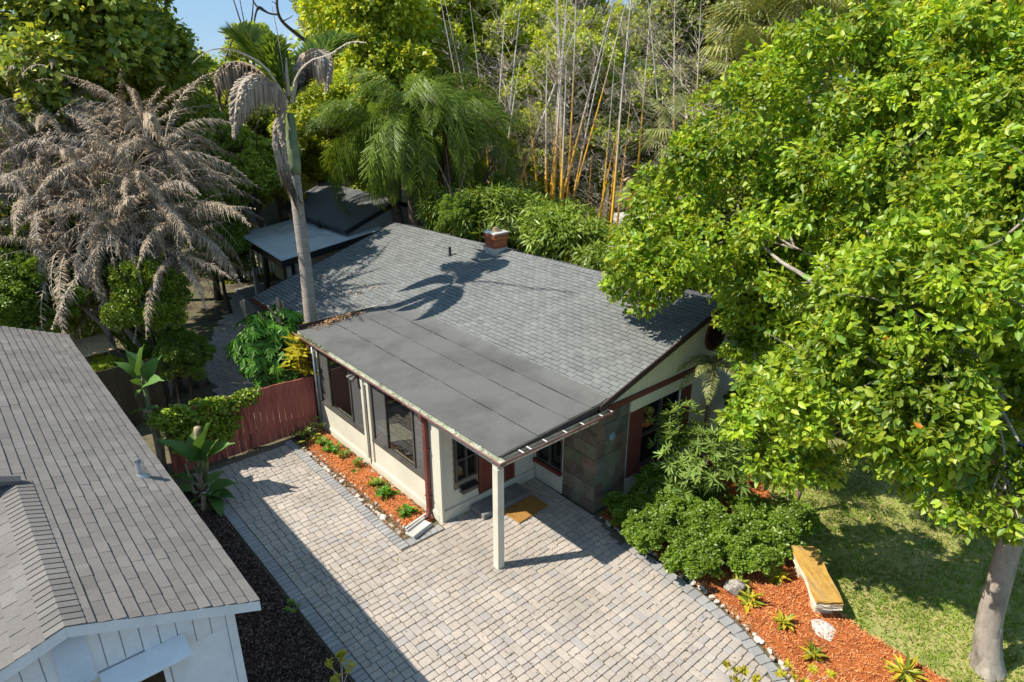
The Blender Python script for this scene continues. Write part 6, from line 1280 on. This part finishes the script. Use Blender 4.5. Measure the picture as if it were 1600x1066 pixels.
# paddle leaved plants (each leaf a part)
def paddle_me(seed, cup=.25, curl=.35):
    n = 9; V = []; F = []; r = random.Random(seed)
    for i in range(n+1):
        t = i/n; w = .29*math.sin(min(t*1.05+.05,1)*math.pi)**.6*(1-.25*t) if 0 < i < n else .012; z = -curl*t*t; 
        for j, s in enumerate((-1,-.5,0,.5,1)): V.append((t, s*w+(.01*math.sin(i*1.7+seed)), z + cup*abs(s)*w + (.015*math.sin(i*2.3+j+seed) if abs(s) > .4 else 0)))
    for i in range(n):
        for j in range(4): F.append((i*5+j,i*5+j+1,(i+1)*5+j+1,(i+1)*5+j))
    return np_mesh('leaf', V, [np.array(F)], MAT['l_banana'], True)
PM = [paddle_me(s, c, k) for s, c, k in ((1,.5,.15),(2,.3,.5),(3,.6,.3))]
def paddle_plant(label, foot, stems, leaves, group='paddle leaved plants by the driveway'):
    t = thing('bird_of_paradise', label, 'plant', foot, group)
    for pts, r0, r1, mt_ in stems:
        m = MB(); q = bspline(pts, 12); m.tube(q, [(r0+(r1-r0)*i/11)*(1+.08*math.sin(i*1.9)) for i in range(12)], 9); m.build('stem', MAT[mt_], t, smooth=True)
    for base, tip, roll, var in leaves:
        b, e = Vector(base), Vector(tip); d = e-b; L_ = d.length; x = d/L_; y = Vector((0,0,1)).cross(x); y = y.normalized() if y.length > .1 else Vector((0,1,0)); y.rotate(Matrix.Rotation(roll,3,x)); z = x.cross(y)
        st = b.lerp(e, .25); m = MB(); m.tube([tuple(b), tuple(st)], [.022,.014], 6); m.build('leaf_stalk', MAT['shaft'], t)
        o = link('leaf', PM[var], mtx=Matrix(m4(np.array(st), np.array(x)*L_*.78, np.array(y)*L_*.78, np.array(z)*L_*.78).tolist())); setparent(o, t)
f1 = (2.62,14.7,0)
paddle_plant('tall paddle leaved plant with big upright leaves over the neighbour eave', f1, [([f1, W(250,700,14.9), W(240,665,15.0), W(229,640,15.0)], .10, .075, 'stump'), ([W(232,640,15.0), W(228,615,15.1), W(222,592,15.1)], .045, .04, 'shaft')],
  [(W(224,600,15.1), W(200,545,15.4), .3, 0), (W(224,600,15.1), W(186,562,15.2), -.4, 2), (W(224,600,15.1), W(215,540,14.8), 1.2, 0), (W(226,604,15.0), W(240,560,14.7), 1.5, 2), (W(226,606,15.0), W(232,585,14.4), .8, 1), (W(226,606,15.0), W(208,615,14.8), .2, 1), (W(226,606,15.0), W(203,590,14.9), 1.0, 2), (W(230,640,15.0), W(243,632,14.8), .3, 1), (W(230,640,15.0), W(222,655,14.8), .6, 1), (W(230,640,15), W(202,643,15.2), .3, 2)])
f2 = (3.0,13.15,0)
paddle_plant('leafy paddle plant with a cut pale stem between driveway and neighbour eave', f2, [([(2.98,13.3,0), W(314,740,13.6), W(311,700,13.6), W(308,668,13.6)], .075, .065, 'stump'), ([(2.8,12.6,0), W(318,800,12.9), W(318,770,12.9)], .06, .05, 'stump'), ([(3.1,13.3,0), W(322,740,13.5), W(322,700,13.4)], .05, .04, 'shaft'), ([(2.85,13.2,0), W(300,760,13.6), W(290,725,13.7)], .03, .025, 'stump')],
  [(W(312,740,13.5), W(318,655,13.2), .4, 0), (W(312,740,13.5), W(258,678,13.8), .2, 2), (W(312,740,13.5), W(298,672,13.9), -.6, 0), (W(320,730,13.4), W(337,685,13.0), .6, 1), (W(320,735,13.4), W(322,690,13.0), 1.3, 2), (W(310,760,13.4), W(272,730,13.8), .3, 1), (W(310,770,13.3), W(268,760,13.6), -.2, 2), (W(318,775,13.2), W(350,745,12.8), .4, 1), (W(318,775,13.2), W(362,770,12.8), .2, 2), (W(318,785,13.1), W(345,800,12.6), .1, 1), (W(316,790,13.0), W(330,815,12.6), .0, 2), (W(312,790,13.0), W(296,790,13.0), .3, 1), (W(318,780,13.1), W(340,770,12.5), -.3, 0), (W(316,770,13.2), W(290,800,13.2), .5, 2), (W(318,770,13.2), W(352,790,12.5), -.5, 1), (W(318,760,13.3), W(345,735,13.3), .6, 2)])
# stone bench, boulder, stepping stone
bn = thing('stone_bench', 'slanting stone bench with orange lichen on its top in the mulch', 'bench', (9.7,3.55,0)); a, b = Vector((10.2,3.98,.40)), Vector((9.28,3.06,.37)); ax = (b-a).normalized(); sd_ = Vector((-ax.y,ax.x,0)); 
def rough_slab(P, h, name, mat, par):
    bm = bmesh.new(); me = bpy.data.meshes.new(name); bmesh.ops.create_cube(bm, size=1); bmesh.ops.subdivide_edges(bm, edges=bm.edges[:], cuts=5, use_grid_fill=True); r = random.Random(3)
    a, b, w = P
    for v in bm.verts:
        t, s, z = v.co.x+.5, v.co.y, v.co.z; p = a.lerp(b, t) + sd_*s*w*(1+.08*math.sin(t*9)) + Vector((0,0,z*h)); p += Vector((r.uniform(-1,1), r.uniform(-1,1), r.uniform(-.6,.6)))*.014; v.co = p
    bm.to_mesh(me); bm.free(); me.materials.append(mat); return link(name, me, par)
top_ = rough_slab((a, b, .40), .05, 'seat', MAT['bench_top'], bn); lo = Vector((0,0,-.085)); rough_slab((a+lo, b+lo, .395), .115, 'slab_side', MAT['bench_side'], bn)
for t in (.18,.8): 
    c = a.lerp(b, t); MB().obox((c.x,c.y,.12), .3, .22, .30, rz=math.atan2(ax.y,ax.x)+1.57).build('leg', MAT['bench_side'], bn, bevel=.02)
def rock(name, label, loc, sx, sy, sz, mat, seed, cat='rock'):
    bm = bmesh.new(); bmesh.ops.create_icosphere(bm, subdivisions=4, radius=1); r = random.Random(seed); axs = [(Vector((r.uniform(-1,1),r.uniform(-1,1),r.uniform(-1,1))).normalized(), r.uniform(.5,.8)) for _ in range(14)]
    for v in bm.verts:
        for a_, q_ in axs:
            d_ = v.co.dot(a_)
            if d_ > q_: v.co -= a_*(d_-q_)*.85
        v.co *= 1+.04*math.sin(v.co.x*9+seed)*math.sin(v.co.y*8)*math.sin(v.co.z*7)+r.uniform(-.012,.012)
    me = bpy.data.meshes.new(name); bm.to_mesh(me); bm.free(); me.materials.append(mat); o = link(name, me, loc=loc); o.scale = (sx,sy,sz); o.rotation_euler[2] = U(0,3); return tag(o, label, cat)
rock('boulder', 'pitted grey boulder below the round shrubs in the orange mulch', (8.76,4.40,.10), .22,.19,.17, MAT['rock'], 5)
rock('flat_stone', 'flat white stone under the low end of the lichen bench', (9.05,2.98,.0), .27,.2,.06, MAT['concrete'], 8, 'stone')
# yellow leaved saplings at the bottom edge
def sapling(label, foot, tips, seed, stem_mat='twig'):
    t = thing('sapling', label, 'sapling', foot, 'yellow leaved saplings'); limbs = []; Cs = []; r = np.random.default_rng(seed); f = Vector(foot)
    z1 = max(Vector(p).z for p in tips); mid = Vector(np.mean([tuple(p) for p in tips], 0)); mid.z = f.z + (z1-f.z)*.55
    limbs.append(([f, f.lerp(mid,.5), mid], .012, .008))
    for p in tips: p = Vector(p); limbs.append(([mid, mid.lerp(p,.5)+Vector((0,0,.02)), p], .007, .004)); Cs.append(np.array(p)+r.normal(0,.02,(4,3)))
    setparent(link('stem', limb_mesh('stem', limbs, MAT[stem_mat], 5)), t); C = np.concatenate(Cs); V, F = whorls(C, unitv(np.array([0,0,1.0])+r.normal(0,.4,C.shape)), 6, .07, .016, seed+1, open_=.9); link('foliage', np_mesh('foliage', V, F, MAT['l_yellow'], True), t, 'stuff')
sapling('thin sapling with yellow leaf tufts in the dark mulch', (2.75,6.55,0), [W(534,1024,6.95),W(516,1038,6.95),W(548,1040,6.95),W(525,1060,6.9),W(531,1030,6.95)], 701)
sapling('yellow green sapling tips in front of the paver edge', (6.9,2.4,0), [W(1137,1040,7.4),W(1146,1050,7.3),W(1162,1048,7.4),W(1182,1062,7.3),W(1150,1066,7.2)], 711)
sapling('yellow green sapling tips in front of the orange mulch', (7.5,1.9,0), [W(1232,1040,7.6),W(1240,1058,7.5),W(1222,1052,7.5),W(1270,1048,7.7),W(1298,1055,7.8),W(1258,1066,7.6)], 721)
